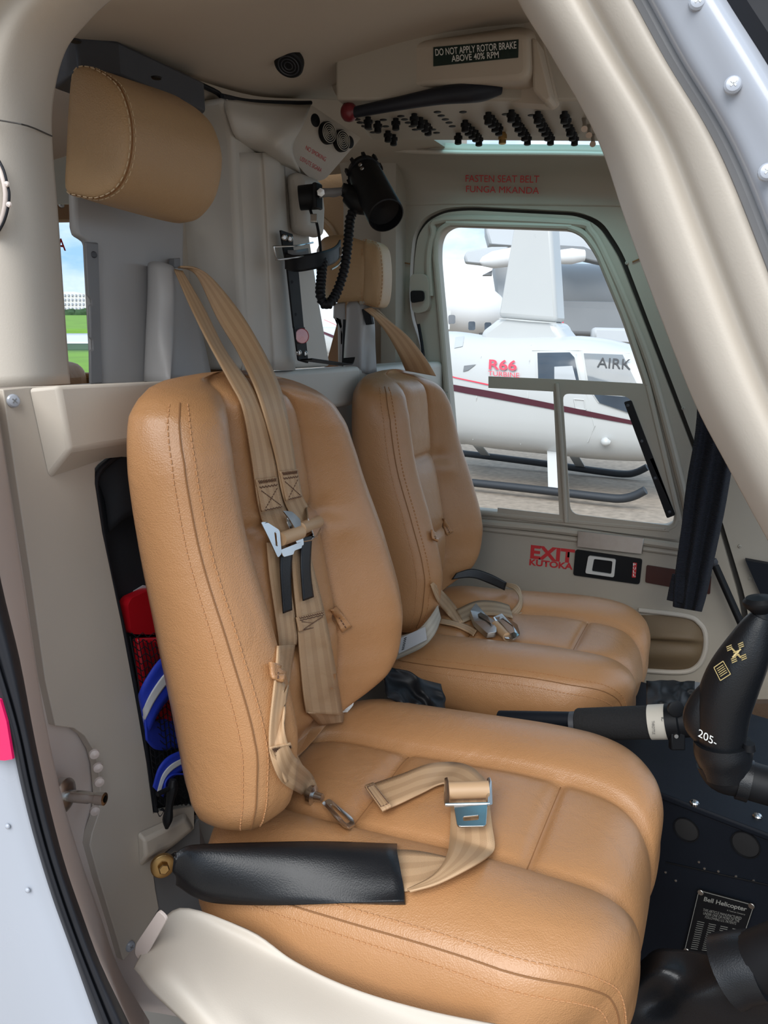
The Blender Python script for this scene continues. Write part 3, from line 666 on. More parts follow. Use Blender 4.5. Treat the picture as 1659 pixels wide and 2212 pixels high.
# seat pan cover (beige fairing) at the bottom
YF = .47
f0 = [PY(288, 2092, .44), PY(318, 2040, .462), PY(388, 1961, .50), PY(535, 2010, .51), PY(640, 2078, .51), PY(760, 2134, .51), PY(910, 2180, .51), PY(1075, 2216, .51)]
f1 = [PY(300, 2105, .435), PY(335, 2060, .452), PY(402, 2002, .487), PY(500, 2030, .50), PY(610, 2092, .50), PY(740, 2158, .50), PY(880, 2214, .50), PY(1040, 2262, .50)]
f2 = [PY(330, 2145, .425), PY(372, 2120, .432), PY(430, 2120, .445), PY(500, 2140, .455), PY(590, 2190, .458), PY(700, 2250, .46), PY(820, 2320, .46), PY(980, 2400, .46)]
f3 = [PY(430, 2240, .42), PY(470, 2240, .42), PY(520, 2250, .425), PY(580, 2270, .43), PY(650, 2310, .435), PY(740, 2370, .44), PY(840, 2430, .44), PY(960, 2500, .44)]
fo = thing('trim_7', PY(500, 2100, .47), 'beige seat pan cover', 'cover'); del fo['category']; struct(fo)
patch('cover_skin', [f0, f1, f2, f3], 'beige', fo, k=6, th=.005)
tb = MB().prism(rpoly([PY(*p, .452) for p in ((291, 2062), (293, 2040), (342, 1967), (360, 1985), (306, 2082))], .004), (0, .003, 0)).build('tab', 'beige2', fo, bevel=.001)
# dark slot and bracket metal where the belt bolts on
o = MB().prism([PX(*p, -.604) for p in ((330, 1872), (372, 1830), (430, 1770), (440, 1990), (344, 1990))], (-.006, 0, 0)).build('trim_8', 'midgrey', smooth=False); struct(o, 'scuffed metal bracket plate behind the belt bolt')
# ================================================================ SEATS
Y0, WID = .55, .45
def sstep(a, b, x):
    t = min(1, max(0, (x-a)/(b-a))); return t*t*(3-2*t)
# ---- backrest: everything as functions of height z and position across n (0 near .. 1 far)
XC = [(1.03, -.485), (1.06, -.45), (1.09, -.425), (1.13, -.405), (1.165, -.399), (1.215, -.399), (1.308, -.424), (1.398, -.452), (1.487, -.467), (1.53, -.480), (1.545, -.494), (1.558, -.525)]
XK = [(1.03, -.495), (1.06, -.50), (1.106, -.497), (1.19, -.506), (1.29, -.522), (1.412, -.540), (1.50, -.546), (1.555, -.548), (1.572, -.542)]
INL = [(1.062, .10), (1.071, .065), (1.085, .035), (1.103, .014), (1.125, .003), (1.155, 0), (1.47, 0), (1.50, .004), (1.527, .013), (1.542, .03), (1.552, .052), (1.558, .08)]
INR = [(1.062, .13), (1.074, .085), (1.09, .05), (1.108, .025), (1.13, .010), (1.17, 0), (1.28, 0), (1.36, .006), (1.43, .022), (1.48, .042), (1.51, .064), (1.53, .094), (1.545, .135), (1.558, .19)]
HOL = [(1.03, -.02), (1.08, -.055), (1.21, -.066), (1.39, -.046), (1.48, -.032), (1.55, -.010), (1.572, -.002)]
SEAMZ = [1.02, 1.225, 1.385, 1.60]
def bfront(z, n):
    xc = spl(XC, z); yl = Y0+spl(INL, z); yr = Y0+WID-spl(INR, z); y = yl+(yr-yl)*n
    xc -= .012*n+.034*sstep(.62, 1.0, n)
    ed = sstep(1.062, 1.12, z)*(1-sstep(1.515, 1.558, z)*.7)
    hol = spl(HOL, z); m = abs(n-.5)*2                       # 0 centre, 1 edge
    x = xc
    if m > .4:
        a = (1-m)/.6                                           # 0 at edge crease, 1 at channel
        x += .024*ed*math.sin(math.pi*min(1, a*.95+.05))**.8*(1-.25*a) + hol*sstep(.30, 1.0, a)
        x -= .011*ed*math.exp(-((1-a)/.05)**2) + .003*ed*math.exp(-(a/.05)**2)
    else:
        b = m/.4
        for z0, z1 in zip(SEAMZ, SEAMZ[1:]):
            if z0 <= z <= z1: f = (z-z0)/(z1-z0); break
        pf = min(1, 5*f, 5*(1-f))**.6
        x += hol + .012*ed*(1-b**4)*(.45+.55*pf) - .006*ed*math.exp(-(min(z-z0, z1-z)/.005)**2)*(1-sstep(1.5, 1.55, z)) - .010*ed*math.exp(-((1-b)/.06)**2)
        # soft creases where the cushion tugs on the seam
    if n > .5: x -= .010*math.exp(-((z-1.372)/.014)**2)*math.exp(-((n-.745)/.035)**2)*ed
    if n > .5: x += .006*math.exp(-((z-1.345)/.02)**2)*math.exp(-((n-.76)/.05)**2)*ed
    if n < .5: x += .004*math.exp(-((z-1.352)/.02)**2)*math.exp(-((n-.24)/.05)**2)*ed
    return V((x, y, z))
def bside(z, w, s):                                           # w 0 at the crease .. 1 at the back; s -1 near, +1 far
    n = 0 if s < 0 else 1
    c = bfront(z, n); xk = spl(XK, z)
    bul = .013*math.sin(math.pi*min(1, w*1.0))**.8
    return V((c.x+(xk-c.x)*w, c.y+s*bul-s*.012*sstep(.7, 1, w), z))
def build_backrest(root):
    NZ, NF, NS = 90, 64, 10
    zs = [1.062+(1.558-1.062)*(.5-.5*math.cos(math.pi*(i/(NZ-1))))*.5+(1.558-1.062)*(i/(NZ-1))*.5 for i in range(NZ)]
    vs = []; fs = []
    for z in zs:
        row = [bside(z, 1-i/NS, -1) for i in range(NS)]+[bfront(z, i/NF) for i in range(NF+1)]+[bside(z, (i+1)/NS, 1) for i in range(NS)]
        vs += row
    K = len(row)
    for i in range(NZ-1):
        for j in range(K): fs.append((i*K+j, i*K+(j+1) % K, (i+1)*K+(j+1) % K, (i+1)*K+j))
    def cap(r0, dz):
        base = len(vs); ring = [vs[r0+j].copy() for j in range(K)]; c = sum(ring, V())/K; prev = r0
        for sc in (.93, .75, .4):
            b = len(vs); vs.extend([c+(p-c)*sc+V((0, 0, dz*(1-sc*sc))) for p in ring])
            for j in range(K): fs.append((prev+j, prev+(j+1) % K, b+(j+1) % K, b+j))
            prev = b
        vs.append(c+V((0, 0, dz))); t = len(vs)-1
        for j in range(K): fs.append((prev+j, prev+(j+1) % K, t))
    cap(0, -.008); cap((NZ-1)*K, .006)
    mb = MB(); mb.v = vs; mb.f = fs
    bk = mb.build('backrest', 'tan', root, ang=180)
    # seam with a row of stitches on each side
    zz = [1.10+(1.54-1.10)*i/80 for i in range(81)]
    sm = MB(); sm.tube([bfront(z, 0)+V((.0006, -.0006, 0)) for z in zz], .0008, n=6); sm.build('seam_line', 'seam', bk)
    st = MB(); dashes(st, [bside(z, .115, -1)+V((.0, -.0005, 0)) for z in zz]); dashes(st, [bfront(z, .019)+V((.0008, 0, 0)) for z in zz]); st.build('stitching', 'stitch', bk)
    ch = MB()
    for n in (.3, .7): ch.tube([bfront(z, n)+V((-.0002, 0, 0)) for z in [1.10+(1.54-1.10)*i/60 for i in range(61)]], .0012, n=6)
    for z in SEAMZ[1:3]: ch.tube([bfront(z, .3+.4*i/30)+V((-.0002, 0, 0)) for i in range(31)], .0010, n=6)
    ch.build('channel_seam', 'seam', bk)
    return bk
# ---- cushion: path p along the centre profile, n across
CP = [V((-.545, 0, 1.022)), V((-.48, 0, 1.03)), V((-.39, 0, 1.034)), V((-.30, 0, 1.040)), V((-.20, 0, 1.047)), V((-.13, 0, 1.047)), V((-.085, 0, 1.040)), V((-.060, 0, 1.02)), V((-.046, 0, .99)), V((-.044, 0, .955)), V((-.053, 0, .925)), V((-.07, 0, .905))]
BP = [V((-.545, 0, .985)), V((-.48, 0, .972)), V((-.39, 0, .952)), V((-.30, 0, .94)), V((-.20, 0, .93)), V((-.15, 0, .925)), V((-.13, 0, .92)), V((-.12, 0, .915)), V((-.115, 0, .91)), V((-.11, 0, .905)), V((-.10, 0, .90)), V((-.09, 0, .896))]
SK = 10
CPs, BPs = cr_line(CP, SK), cr_line(BP, SK)
NP = len(CPs)
CN = []
for i in range(NP):
    d = CPs[min(i+1, NP-1)]-CPs[max(0, i-1)]; CN.append(V((-d.z, 0, d.x)).normalized())
CINS = [(0, .16), (3, .11), (6, .062), (9, .025), (12, .006), (15, 0), (48, 0), (56, .010), (64, .028), (72, .048), (82, .062), (95, .075), (110, .095)]
SEAMX = [-.70, -.366, -.155, .2]
def cfront(i, n):
    p = CPs[i]; ins = spl(CINS, i); yl, yr = Y0+ins, Y0+WID-ins; m = abs(n-.5)*2
    ed = sstep(0, 6, i)
    fr = 1-sstep(66, 84, i)
    h = 0
    ch = .052*(1-sstep(.40, .44, m))
    if m > .4:
        a = (1-m)/.6
        h += .030*ed*(.35+.65*fr)*math.sin(math.pi*min(1, a*.9+.06))**.8
        h -= .006*fr*math.exp(-((1-a)/.05)**2) + .0025*math.exp(-(a/.04)**2)
        h += .004*sstep(.5, 1, a)
    else:
        b = m/.4
        x = p.x
        f = 1; dd = 1
        for x0, x1 in zip(SEAMX, SEAMX[1:]):
            if x0 <= x < x1: f = (x-x0)/(x1-x0); dd = min(x-x0, x1-x)
        pf = min(1, 4*f, 4*(1-f))**.6
        h += .004+.012*(1-b**4)*(.4+.6*pf)*(.3+.7*fr) - .006*math.exp(-((1-b)/.06)**2)*fr - .008*math.exp(-(dd/.006)**2)*(1-b**8)*fr
        h += .0016*math.sin(38*(x+.4*n)+2.2*math.sin(9*n))*fr*(1-b**2)*sstep(-.16, -.26, x)
    q = p+CN[i]*h
    return V((q.x, yl+(yr-yl)*n, q.z))
def cside(i, w, s):
    c = cfront(i, 0 if s < 0 else 1); b = BPs[i]
    bul = .016*math.sin(math.pi*min(1, w*1.05))**.8 if w < .95 else 0
    return V((c.x+(b.x-c.x)*w, c.y+s*bul-s*.014*sstep(.75, 1, w), c.z+(b.z-c.z)*w))
def build_cushion(root):
    NF, NS = 64, 10; vs = []; fs = []
    for i in range(NP):
        vs += [cside(i, 1-k/NS, -1) for k in range(NS)]+[cfront(i, k/NF) for k in range(NF+1)]+[cside(i, (k+1)/NS, 1) for k in range(NS)]
    K = 2*NS+NF+1
    for i in range(NP-1):
        for j in range(K): fs.append((i*K+j, i*K+(j+1) % K, (i+1)*K+(j+1) % K, (i+1)*K+j))
    for r0 in (0, (NP-1)*K):
        c = sum(vs[r0:r0+K], V())/K; vs.append(c); t = len(vs)-1
        for j in range(K): fs.append((r0+j, r0+(j+1) % K, t))
    mb = MB(); mb.v = vs; mb.f = fs
    cu = mb.build('cushion', 'tan', root, ang=180)
    sm = MB(); rng = range(14, 92)
    sm.tube([cfront(i, 0)+V((0, -.0006, .0006)) for i in rng], .0008, n=6); sm.build('seam_line', 'seam', cu)
    st = MB(); dashes(st, [cside(i, .10, -1)+V((0, -.0005, 0)) for i in rng]); dashes(st, [cfront(i, .02)+CN[i]*.0006 for i in rng]); st.build('stitching', 'stitch', cu)
    chn = MB()
    for n in (.3, .7): chn.tube([cfront(i, n)-CN[i]*.0002 for i in range(8, 78)], .0011, n=6)
    for sx in SEAMX[1:3]:
        i = min(range(NP), key=lambda a: abs(CPs[a].x-sx)+(9 if a > 65 else 0))
        chn.tube([cfront(i, .3+.4*k/30)-CN[i]*.0002 for k in range(31)], .0011, n=6)
    chn.build('channel_seam', 'seam', cu)
    return cu
def loop_tab(root, tree, px, nm='strap_loop'):
    a, b, c, d = px; f = lambda p, q, t: (p[0]+(q[0]-p[0])*t, p[1]+(q[1]-p[1])*t)
    L = hitl([f(a, d, k/4) for k in range(5)], [tree], .007); R = hitl([f(b, c, k/4) for k in range(5)], [tree], .007)
    o = ribbon(nm, L, R, 'tan', root, th=.004, n=12, smooth_k=1, fit=[tree], fo=.006)
    st = MB(); up_ = lambda p: p+(EYE-p).normalized()*.003
    dashes(st, [up_(l.lerp(r, .5)) for l, r in zip(L, R)], .003, .002); st.build('stitching', 'stitch_d', o)
seat = thing('crew_seat', (-.3, Y0+WID/2, .95), 'tan leather crew seat nearest the camera, beside the open door', 'seat', 'tan leather crew seats')
bk = build_backrest(seat); cu = build_cushion(seat)
TB, TC = bvh(bk), bvh(cu); NEAR = [TB, TC]
loop_tab(seat, TB, [(716, 1318), (724, 1310), (760, 1352), (738, 1366)])
loop_tab(seat, TB, [(584, 1430), (621, 1442), (611, 1474), (588, 1466)])
MB().box((-.32, .78, .80), (.15, 0, 0), (0, .15, 0), (0, 0, .10)).build('seat_pan', 'black', seat, smooth=False)
SEAT_OFF = V((-.08, .64, -.022))
def copy_tree(o, parent=None):
    c = o.copy(); COL.objects.link(c)
    if parent: c.parent = parent; c.matrix_parent_inverse = o.matrix_parent_inverse.copy()
    for ch in list(o.children): copy_tree(ch, c)
    return c
far = copy_tree(seat); far.location = seat.location+SEAT_OFF
far['label'] = 'tan leather crew seat on the far side, below the door window'
bpy.context.view_layer.update()
TBf, TCf = bvh(bk, SEAT_OFF), bvh(cu, SEAT_OFF); FAR = [TBf, TCf]
# ---- near headrest
def loft(name, near, faro, prof, m, parent, k=4):
    a = cr_line(near, k, True); b = cr_line(faro, k, True); ca, cb = sum(a, V())/len(a), sum(b, V())/len(b)
    vs = []; fs = []; K = len(a)
    for t, sc in prof:
        c = ca.lerp(cb, t)
        for p, q_ in zip(a, b): r = p.lerp(q_, t); vs.append(c+(r-c)*sc)
    for i in range(len(prof)-1):
        for j in range(K): fs.append((i*K+j, i*K+(j+1) % K, (i+1)*K+(j+1) % K, (i+1)*K+j))
    mb = MB(); mb.v = vs; mb.f = fs; o = mb.build(name, m, parent, ang=180)
    md = o.modifiers.new('s', 'SUBSURF'); md.levels = 1; md.render_levels = 1
    return o, a, b, ca, cb
hr = thing('headrest', PX(280, 520, -.70), 'tan leather headrest cushion on the near grey support, at the top left', 'headrest', 'leather headrests')
nd = [PY(u, v, .63) for u, v in ((158, 152), (186, 142), (226, 160), (258, 192), (277, 250), (281, 310), (270, 370), (245, 410), (205, 428), (165, 422), (142, 412), (143, 350), (146, 280), (150, 210))]
fd = [PY(u, v, .80) for u, v in ((392, 214), (412, 220), (446, 243), (470, 272), (485, 315), (489, 350), (483, 400), (468, 445), (440, 478), (415, 488), (396, 484), (388, 430), (386, 360), (388, 290))]
o, a, b, ca, cb = loft('headrest_cushion', nd, fd, [(-.05, .001), (-.045, .45), (-.035, .8), (-.012, .95), (.0, .985), (.022, .988), (.045, 1.0), (.15, 1.015), (.5, 1.02), (.82, 1.01), (.93, .985), (.98, .93), (1.02, .7), (1.03, .001)], 'tan2', hr)
sq = MB()
for t, sc in ((.004, .992), (.045, 1.006)):
    c = ca.lerp(cb, t); ring = [c+(p.lerp(q_, t)-c)*sc for p, q_ in zip(a, b)]; dashes(sq, ring+[ring[0]], .005, .003, .0007)
sq.build('stitching', 'stitch_l', o)
sl_ = MB(); c = ca.lerp(cb, .022); ring = [c+(p.lerp(q_, .022)-c)*.99 for p, q_ in zip(a, b)]; sl_.tube(ring+[ring[0]], .001, n=6); sl_.build('seam_line', 'seam', o)
sup = MB().prism([PX(u, v, -.715) for u, v in ((160, 405), (162, 490), (166, 508), (180, 516), (190, 524), (206, 830), (460, 830), (432, 730), (404, 640), (398, 600), (400, 470), (300, 430))], (-.012, 0, 0)).build('support', 'grey', hr, bevel=.005, seg=3)
MB().prism([PX(u, v, -.712) for u, v in ((186, 522), (213, 524), (222, 830), (197, 830), (196, 756), (202, 754), (201, 736), (195, 730), (194, 660), (199, 656), (198, 648), (191, 640))], (-.004, 0, 0)).build('side_rail', 'midgrey', hr, bevel=.002)
MB().lathe(PX(203, 550, -.711), (1, -.3, 0), [(0, .004), (.001, .003), (.0012, .0001)], n=12, cap=False).build('rivet', 'dgrey', hr)
MB().prism([PX(u, v, -.70) for u, v in ((377, 558), (390, 557), (390, 578), (377, 578))], (-.01, 0, 0)).build('clip', 'midgrey', hr, bevel=.001)
# ---- belt guide housings
def housing(rows, name='belt_guide'):
    return rows
bg = thing('belt_guide', PX(380, 815, -.69), 'grey belt guide housing between near headrest and near seat back', 'belt guide')
patch('housing', [[PX(318, 575, -.715), PX(322, 567, -.70), PX(340, 564, -.685), PX(368, 572, -.672), PX(378, 580, -.672), PX(392, 596, -.69)],
 [PX(319, 640, -.715), PX(320, 640, -.70), PX(340, 640, -.68), PX(372, 640, -.665), PX(382, 645, -.67), PX(416, 650, -.695)],
 [PX(315, 720, -.715), PX(317, 720, -.70), PX(340, 722, -.68), PX(370, 726, -.668), PX(384, 730, -.675), PX(440, 732, -.70)],
 [PX(311, 822, -.715), PX(313, 824, -.70), PX(338, 826, -.675), PX(366, 828, -.655), PX(378, 828, -.66), PX(460, 826, -.69)]], 'grey', bg, k=5, th=.004)
# ---- far headrest and its guide
hf = thing('headrest', PY(770, 720, 1.42), 'far leather headrest, partly behind the black coiled hose', 'headrest', 'leather headrests')
near2 = [PY(u, v, 1.34) for u, v in ((785, 520), (800, 519), (815, 523), (824, 540), (829, 590), (826, 640), (818, 664), (800, 662), (784, 652), (782, 590))]
far2 = [PY(u, v, 1.47) for u, v in ((812, 528), (824, 526), (838, 531), (846, 545), (850, 590), (848, 640), (841, 664), (828, 666), (814, 660), (812, 590))]
patch('headrest_back', [[PY(684, 540, 1.45), PY(700, 514, 1.40), PY(740, 508, 1.36), PY(790, 522, 1.34)], [PY(684, 590, 1.42), PY(702, 590, 1.37), PY(744, 590, 1.34), PY(786, 590, 1.33)], [PY(700, 652, 1.42), PY(715, 654, 1.37), PY(746, 652, 1.35), PY(786, 650, 1.34)]], 'tan2', hf, k=5, th=.04)
o, a, b, ca, cb = loft('headrest_cushion', near2, far2, [(-.1, .001), (-.08, .6), (-.03, .93), (.05, 1.0), (.2, .99), (.3, 1.0), (.7, 1.0), (.93, .95), (1.0, .8), (1.05, .3), (1.05, .001)], 'tan2', hf)
sq = MB(); ring = [ca+(p-ca)*.97 for p in a]; dashes(sq, [p+V((.0, -.004, 0)) for p in ring], .004, .003, .0006); sq.build('stitching', 'stitch', o)
MB().prism([PY(u, v, 1.40) for u, v in ((724, 655), (747, 652), (747, 690), (742, 800), (734, 800), (733, 692), (723, 688))], (-.01, .01, 0)).build('support', 'grey', hf, bevel=.003)
MB().prism([PY(u, v, 1.395) for u, v in ((741, 690), (747, 690), (746, 798), (738, 798))], (0, .004, 0)).build('support_slot', 'black', hf, smooth=False)
bg2 = thing('belt_guide', PY(780, 795, 1.36), 'grey belt guide housing below the far headrest', 'belt guide')
patch('housing', [[PY(748, 660, 1.38), PY(756, 651, 1.365), PY(768, 650, 1.355), PY(778, 658, 1.35), PY(792, 655, 1.36), PY(804, 662, 1.38), PY(808, 690, 1.40)],
 [PY(747, 700, 1.38), PY(752, 700, 1.365), PY(766, 700, 1.35), PY(780, 700, 1.34), PY(790, 706, 1.355), PY(800, 706, 1.37), PY(810, 706, 1.39)],
 [PY(744, 745, 1.38), PY(750, 745, 1.365), PY(764, 745, 1.35), PY(780, 745, 1.34), PY(788, 748, 1.36), PY(800, 748, 1.37), PY(811, 748, 1.38)],
 [PY(741, 806, 1.38), PY(746, 806, 1.365), PY(762, 806, 1.35), PY(779, 806, 1.335), PY(788, 806, 1.345), PY(800, 806, 1.35), PY(814, 806, 1.37)]], 'grey', bg2, k=4, th=.004)
MB().prism([PY(u, v, 1.345) for u, v in ((781, 668), (797, 666), (804, 700), (790, 702))], (0, .01, 0)).build('belt_slot', 'black', bg2, bevel=.001)
# ================================================================ OVERHEAD
def vtube(mb, pts, rs, n=18, sub=6, cap=True):
    P = cr_line([V(p) for p in pts], sub); R = cr_line([V((r, 0, 0)) for r in rs], sub); R = [r.x for r in R]
    vs = []; fs = []; a = None; N_ = len(P)
    for i, p in enumerate(P):
        d = (P[min(i+1, N_-1)]-P[max(i-1, 0)]).normalized()
        a = d.orthogonal() if a is None else a
        a = (a-d*a.dot(d)).normalized(); b = d.cross(a)
        for k in range(n): t = 2*math.pi*k/n; vs.append(p+(a*math.cos(t)+b*math.sin(t))*R[i])
    for i in range(N_-1):
        for k in range(n): fs.append((i*n+k, i*n+(k+1) % n, (i+1)*n+(k+1) % n, (i+1)*n+k))
    if cap: fs.append(tuple(range(n))[::-1]); fs.append(tuple((N_-1)*n+k for k in range(n)))
    return mb.add(vs, fs)
def disc(mb, p, n, r, h=.002, seg=24): return mb.lathe(p, n, [(0, r), (h*.7, r), (h, r*.9), (h, .0001)], n=seg, cap=False)
oc = thing('overhead_console', PY(930, 130, 1.2), 'beige overhead console with breaker panel and rotor brake placard', 'console')
MB().prism(rpoly([PY(*p, 1.15) for p in ((683, 92), (900, 58), (1100, 22), (1160, 30), (1200, 214), (1186, 226), (860, 205), (760, 210), (738, 226), (722, 200))], .012), (0, .03, 0)).build('flange', 'liner', oc, bevel=.005)
h0 = rpoly([PY(*p, 1.151) for p in ((700, 106), (760, 92), (1120, 56), (1158, 66), (1164, 192), (905, 204), (868, 214), (846, 204), (724, 184))], .02, 5)
h1 = rpoly([PY(*p, 1.085) for p in ((716, 112), (770, 102), (1118, 70), (1140, 76), (1144, 172), (905, 188), (872, 202), (850, 190), (732, 168))], .02, 5)
mb = MB(); n = len(h0); mb.add(h0+h1, [(i, (i+1) % n, (i+1) % n+n, i+n) for i in range(n)]+[tuple(range(n, 2*n))]); mb.build('housing', 'liner', oc, bevel=.01, seg=4)
MB().prism([PY(*p, 1.11) for p in ((1146, 78), (1160, 84), (1190, 212), (1178, 222), (1150, 196))], (0, .04, 0)).build('end_rib', 'liner', oc, bevel=.006, seg=3)
bpn = [PZ(u, v, 1.932) for u, v in ((725, 216), (764, 250), (800, 302), (1345, 306), (1312, 218))]
MB().prism(bpn, (0, 0, .16)).build('breaker_panel', 'greige', oc, bevel=.004)
for u, v in ((694, 110), (736, 204), (1186, 222)): screw('screw', PY(u, v, 1.146), (0, -1, -.2), .0055, 'beige', oc)
knobs = [(795, 257), (816, 266), (855, 260), (838, 287), (850, 295), (895, 250), (908, 258), (918, 264), (925, 272), (990, 292), (1005, 264), (1012, 272), (1020, 279), (1028, 286), (1035, 296), (1055, 247), (1063, 254), (1070, 264), (1078, 272), (1105, 242), (1115, 252), (1120, 264), (1127, 274), (1134, 284), (1140, 294), (1162, 245), (1167, 254), (1172, 264), (1178, 274), (1184, 284), (1190, 294), (1220, 245), (1225, 254), (1232, 274), (1237, 284), (1242, 295)]
for u, v in knobs:
    MB().lathe(PZ(u, v-4, 1.932), (0, 0, -1), [(0, .0045), (.004, .0045), (.0045, .0072), (.009, .0072), (.010, .0055), (.016, .0058), (.017, .004)], n=14).build('breaker_knob', 'black', oc)
MB().lathe(PZ(1086, 286, 1.932), (0, 0, -1), [(0, .0045), (.004, .0072), (.010, .0072), (.011, .006), (.017, .0062), (.018, .004)], n=14).build('breaker_knob', 'brass', oc)['label'] = 'yellow breaker knob'
for u, v in ((771, 257), (778, 264), (788, 272), (797, 278), (806, 285), (866, 250), (874, 257), (882, 264), (890, 272), (897, 279), (828, 258), (833, 272), (945, 241), (953, 249), (962, 257), (970, 264), (977, 272), (935, 279), (943, 286), (1000, 241), (1092, 246), (1148, 248)):
    mb = MB(); disc(mb, PZ(u, v, 1.9325), (0, 0, -1), .0058, .0012, 16); mb.build('blank_hole', 'black', oc)
for u, v in ((1262, 262), (1272, 276), (1280, 296)):
    p = PZ(u, v-6, 1.932); vtube(MB(), [p, p+V((.002, -.006, -.008)), p+V((.004, -.014, -.015)), p+V((.005, -.02, -.02))], [.004, .003, .0035, .005], n=12).build('toggle_switch', 'steel', oc)
sg = MB().prism([PY(*p, 1.0835) for p in ((936, 102), (1120, 85), (1119, 124), (936, 143))], (0, .001, 0)).build('placard', 'placard', oc, smooth=False)
textq('text_line', 'DO NOT APPLY ROTOR BRAKE', PY(941, 121, 1.082), PY(1116, 105, 1.082), PY(940, 106, 1.082), 'whtxt', sg, bold=.012)
textq('text_line', 'ABOVE 40% RPM', PY(976, 134, 1.082), PY(1078, 125, 1.082), PY(975, 120, 1.082), 'whtxt', sg, bold=.012)
lv = thing('rotor_brake_lever', PY(1000, 200, 1.07), 'dark lever with red ball knob under the overhead console', 'lever')
vtube(MB(), [PY(764, 243, 1.06), PY(860, 224, 1.07), PY(950, 207, 1.09), PY(1010, 200, 1.10), PY(1045, 196, 1.115), PY(1080, 190, 1.13)], [.0075, .009, .0115, .0135, .0135, .009], n=16).build('arm', 'lever', lv)
MB().lathe(PY(769, 242, 1.06), PY(731, 243, 1.06)-PY(769, 242, 1.06), [(0, .006), (.002, .009), (.006, .0122), (.0115, .0132), (.017, .0122), (.021, .0085), (.024, .0001)], n=24, cap=False).build('ball_knob', 'redknob', lv)
# ceiling speaker
ceil = bvh(bpy.data.objects['ceiling'])
p = hit(625, 135, [ceil], .011) or PY(625, 135, 1.12); nn = V((.1, -.55, -.8))
sp = thing('ceiling_vent', p, 'small round black vent in the headliner', 'vent')
mb = MB(); mb.lathe(p, nn, [(-.004, .019), (.004, .019), (.006, .017), (.0062, .0001)], n=30, cap=False); mb.build('body', 'black', sp)
mb = MB(); [mb.lathe(p+nn.normalized()*.006, nn, [(0, r), (.0012, r-.0006), (0, r-.0015)], n=28, cap=False) for r in (.006, .010, .014)]; mb.build('louvre_rings', 'dgrey', sp)
# NO SMOKING box
A_, B_, D_ = PX(670, 225, -.64), PZ(780, 299, 1.925), PX(700, 388, -.635)
PLB = (A_, B_, D_); nb = (B_-A_).cross(D_-A_).normalized()
if nb.dot(EYE-A_) < 0: nb = -nb
nsb = thing('vent_box', (A_+B_+D_)/3, 'beige corner box with two round vents and NO SMOKING lettering', 'box')
fpx = [(671, 226), (780, 298), (704, 386), (690, 391), (664, 382), (622, 330)]
MB().prism(rpoly([PP(*p, PLB) for p in fpx], [.004, .004, .01, .01, .02, .015]), -nb*.09).build('box_body', 'beige', nsb, bevel=.004, seg=3)
for u, v in ((704, 288), (734, 305)):
    c = PP(u, v, PLB); mb = MB(); mb.lathe(c, nb, [(0, .0165), (.006, .0165), (.008, .0155), (.0082, .0001)], n=32, cap=False); vo = mb.build('round_vent', 'black', nsb)
    mb = MB()
    for r in (.0148, .0115, .0085, .0055, .0026): mb.lathe(c+nb*.0078, nb, [(0, r), (.0012, r-.0003), (.0012, r-.0008), (0, r-.0011)], n=30, cap=False)
    mb.build('vent_rings', 'cream', vo)
for u, v in ((681, 260), (755, 307)):
    mb = MB(); disc(mb, PP(u, v, PLB), nb, .0095, .001); mb.build('round_hole', 'black', nsb)
for s, bl, br, tl in (('NO SMOKING', (659, 323), (702, 349), (662, 314)), ('USIVUTE SIGARA', (647, 346), (693, 373), (650, 337))):
    textq('text_line', s, PP(*bl, PLB), PP(*br, PLB), PP(*tl, PLB), 'redtxt', nsb, bold=.0)
# utility light on swivel arm
ul = thing('utility_light', PD(690, 425, 1.12), 'black swivel cockpit light with coiled hose on the centre column', 'lamp')
a, b = PD(646, 428, 1.12), PD(690, 424, 1.12); ax = (b-a).normalized()
MB().lathe(a, ax, [(0, .0165), (.001, .0175), (.024, .0182), (.031, .0182), (.0315, .0001)], n=28, cap=False).build('mount_base', 'black', ul)
MB().box(PD(686, 424, 1.105), ax*.003, V((0, 0, .018)), V((0, .010, 0))).build('mount_plate', 'black', ul, bevel=.002)
MB().lathe(PD(692, 416, 1.09), V((.6, -.7, -.1)), [(0, .006), (.004, .006), (.0045, .0001)], n=6, cap=False).build('bolt', 'steel', ul)
vtube(MB(), [PD(690, 417, 1.10), PD(708, 416, 1.10), PD(722, 416, 1.105), PD(742, 412, 1.11)], [.007, .006, .0065, .005], n=14).build('swivel_arm', 'midgrey', ul)
vtube(MB(), [PD(738, 408, 1.11), PD(760, 418, 1.115), PD(780, 425, 1.12)], [.009, .012, .014], n=16).build('ball_joint', 'black', ul)
vtube(MB(), [PD(752, 420, 1.11), PD(775, 438, 1.11), PD(792, 448, 1.12)], [.013, .016, .012], n=16).build('lamp_yoke', 'black', ul)
a, b = PD(784, 368, 1.13), PD(832, 462, 1.07); ax = (b-a).normalized(); Lh = (b-a).length
lb = MB().lathe(a, ax, [(-.004, .0001), (-.004, .018), (0, .024), (.010, .0265), (.012, .0245), (.03, .0255), (Lh*.72, .0262), (Lh-.006, .0268), (Lh+.004, .0262), (Lh+.005, .0245), (Lh-.010, .0235), (Lh-.014, .0001)], n=36, cap=False).build('lamp_housing', 'black', ul)
mb = MB()
sd = ax.orthogonal().normalized(); s2 = ax.cross(sd)
for k in range(9):
    t = 2*math.pi*k/9; d = sd*math.cos(t)+s2*math.sin(t); mb.box(a+ax*.005+d*.0265, ax*.006, d*.002, d.cross(ax)*.0025)
mb.build('grip_ribs', 'black', lb, smooth=False)
fd_ = (EYE-a).normalized(); fd_ = (fd_-ax*fd_.dot(ax)).normalized()
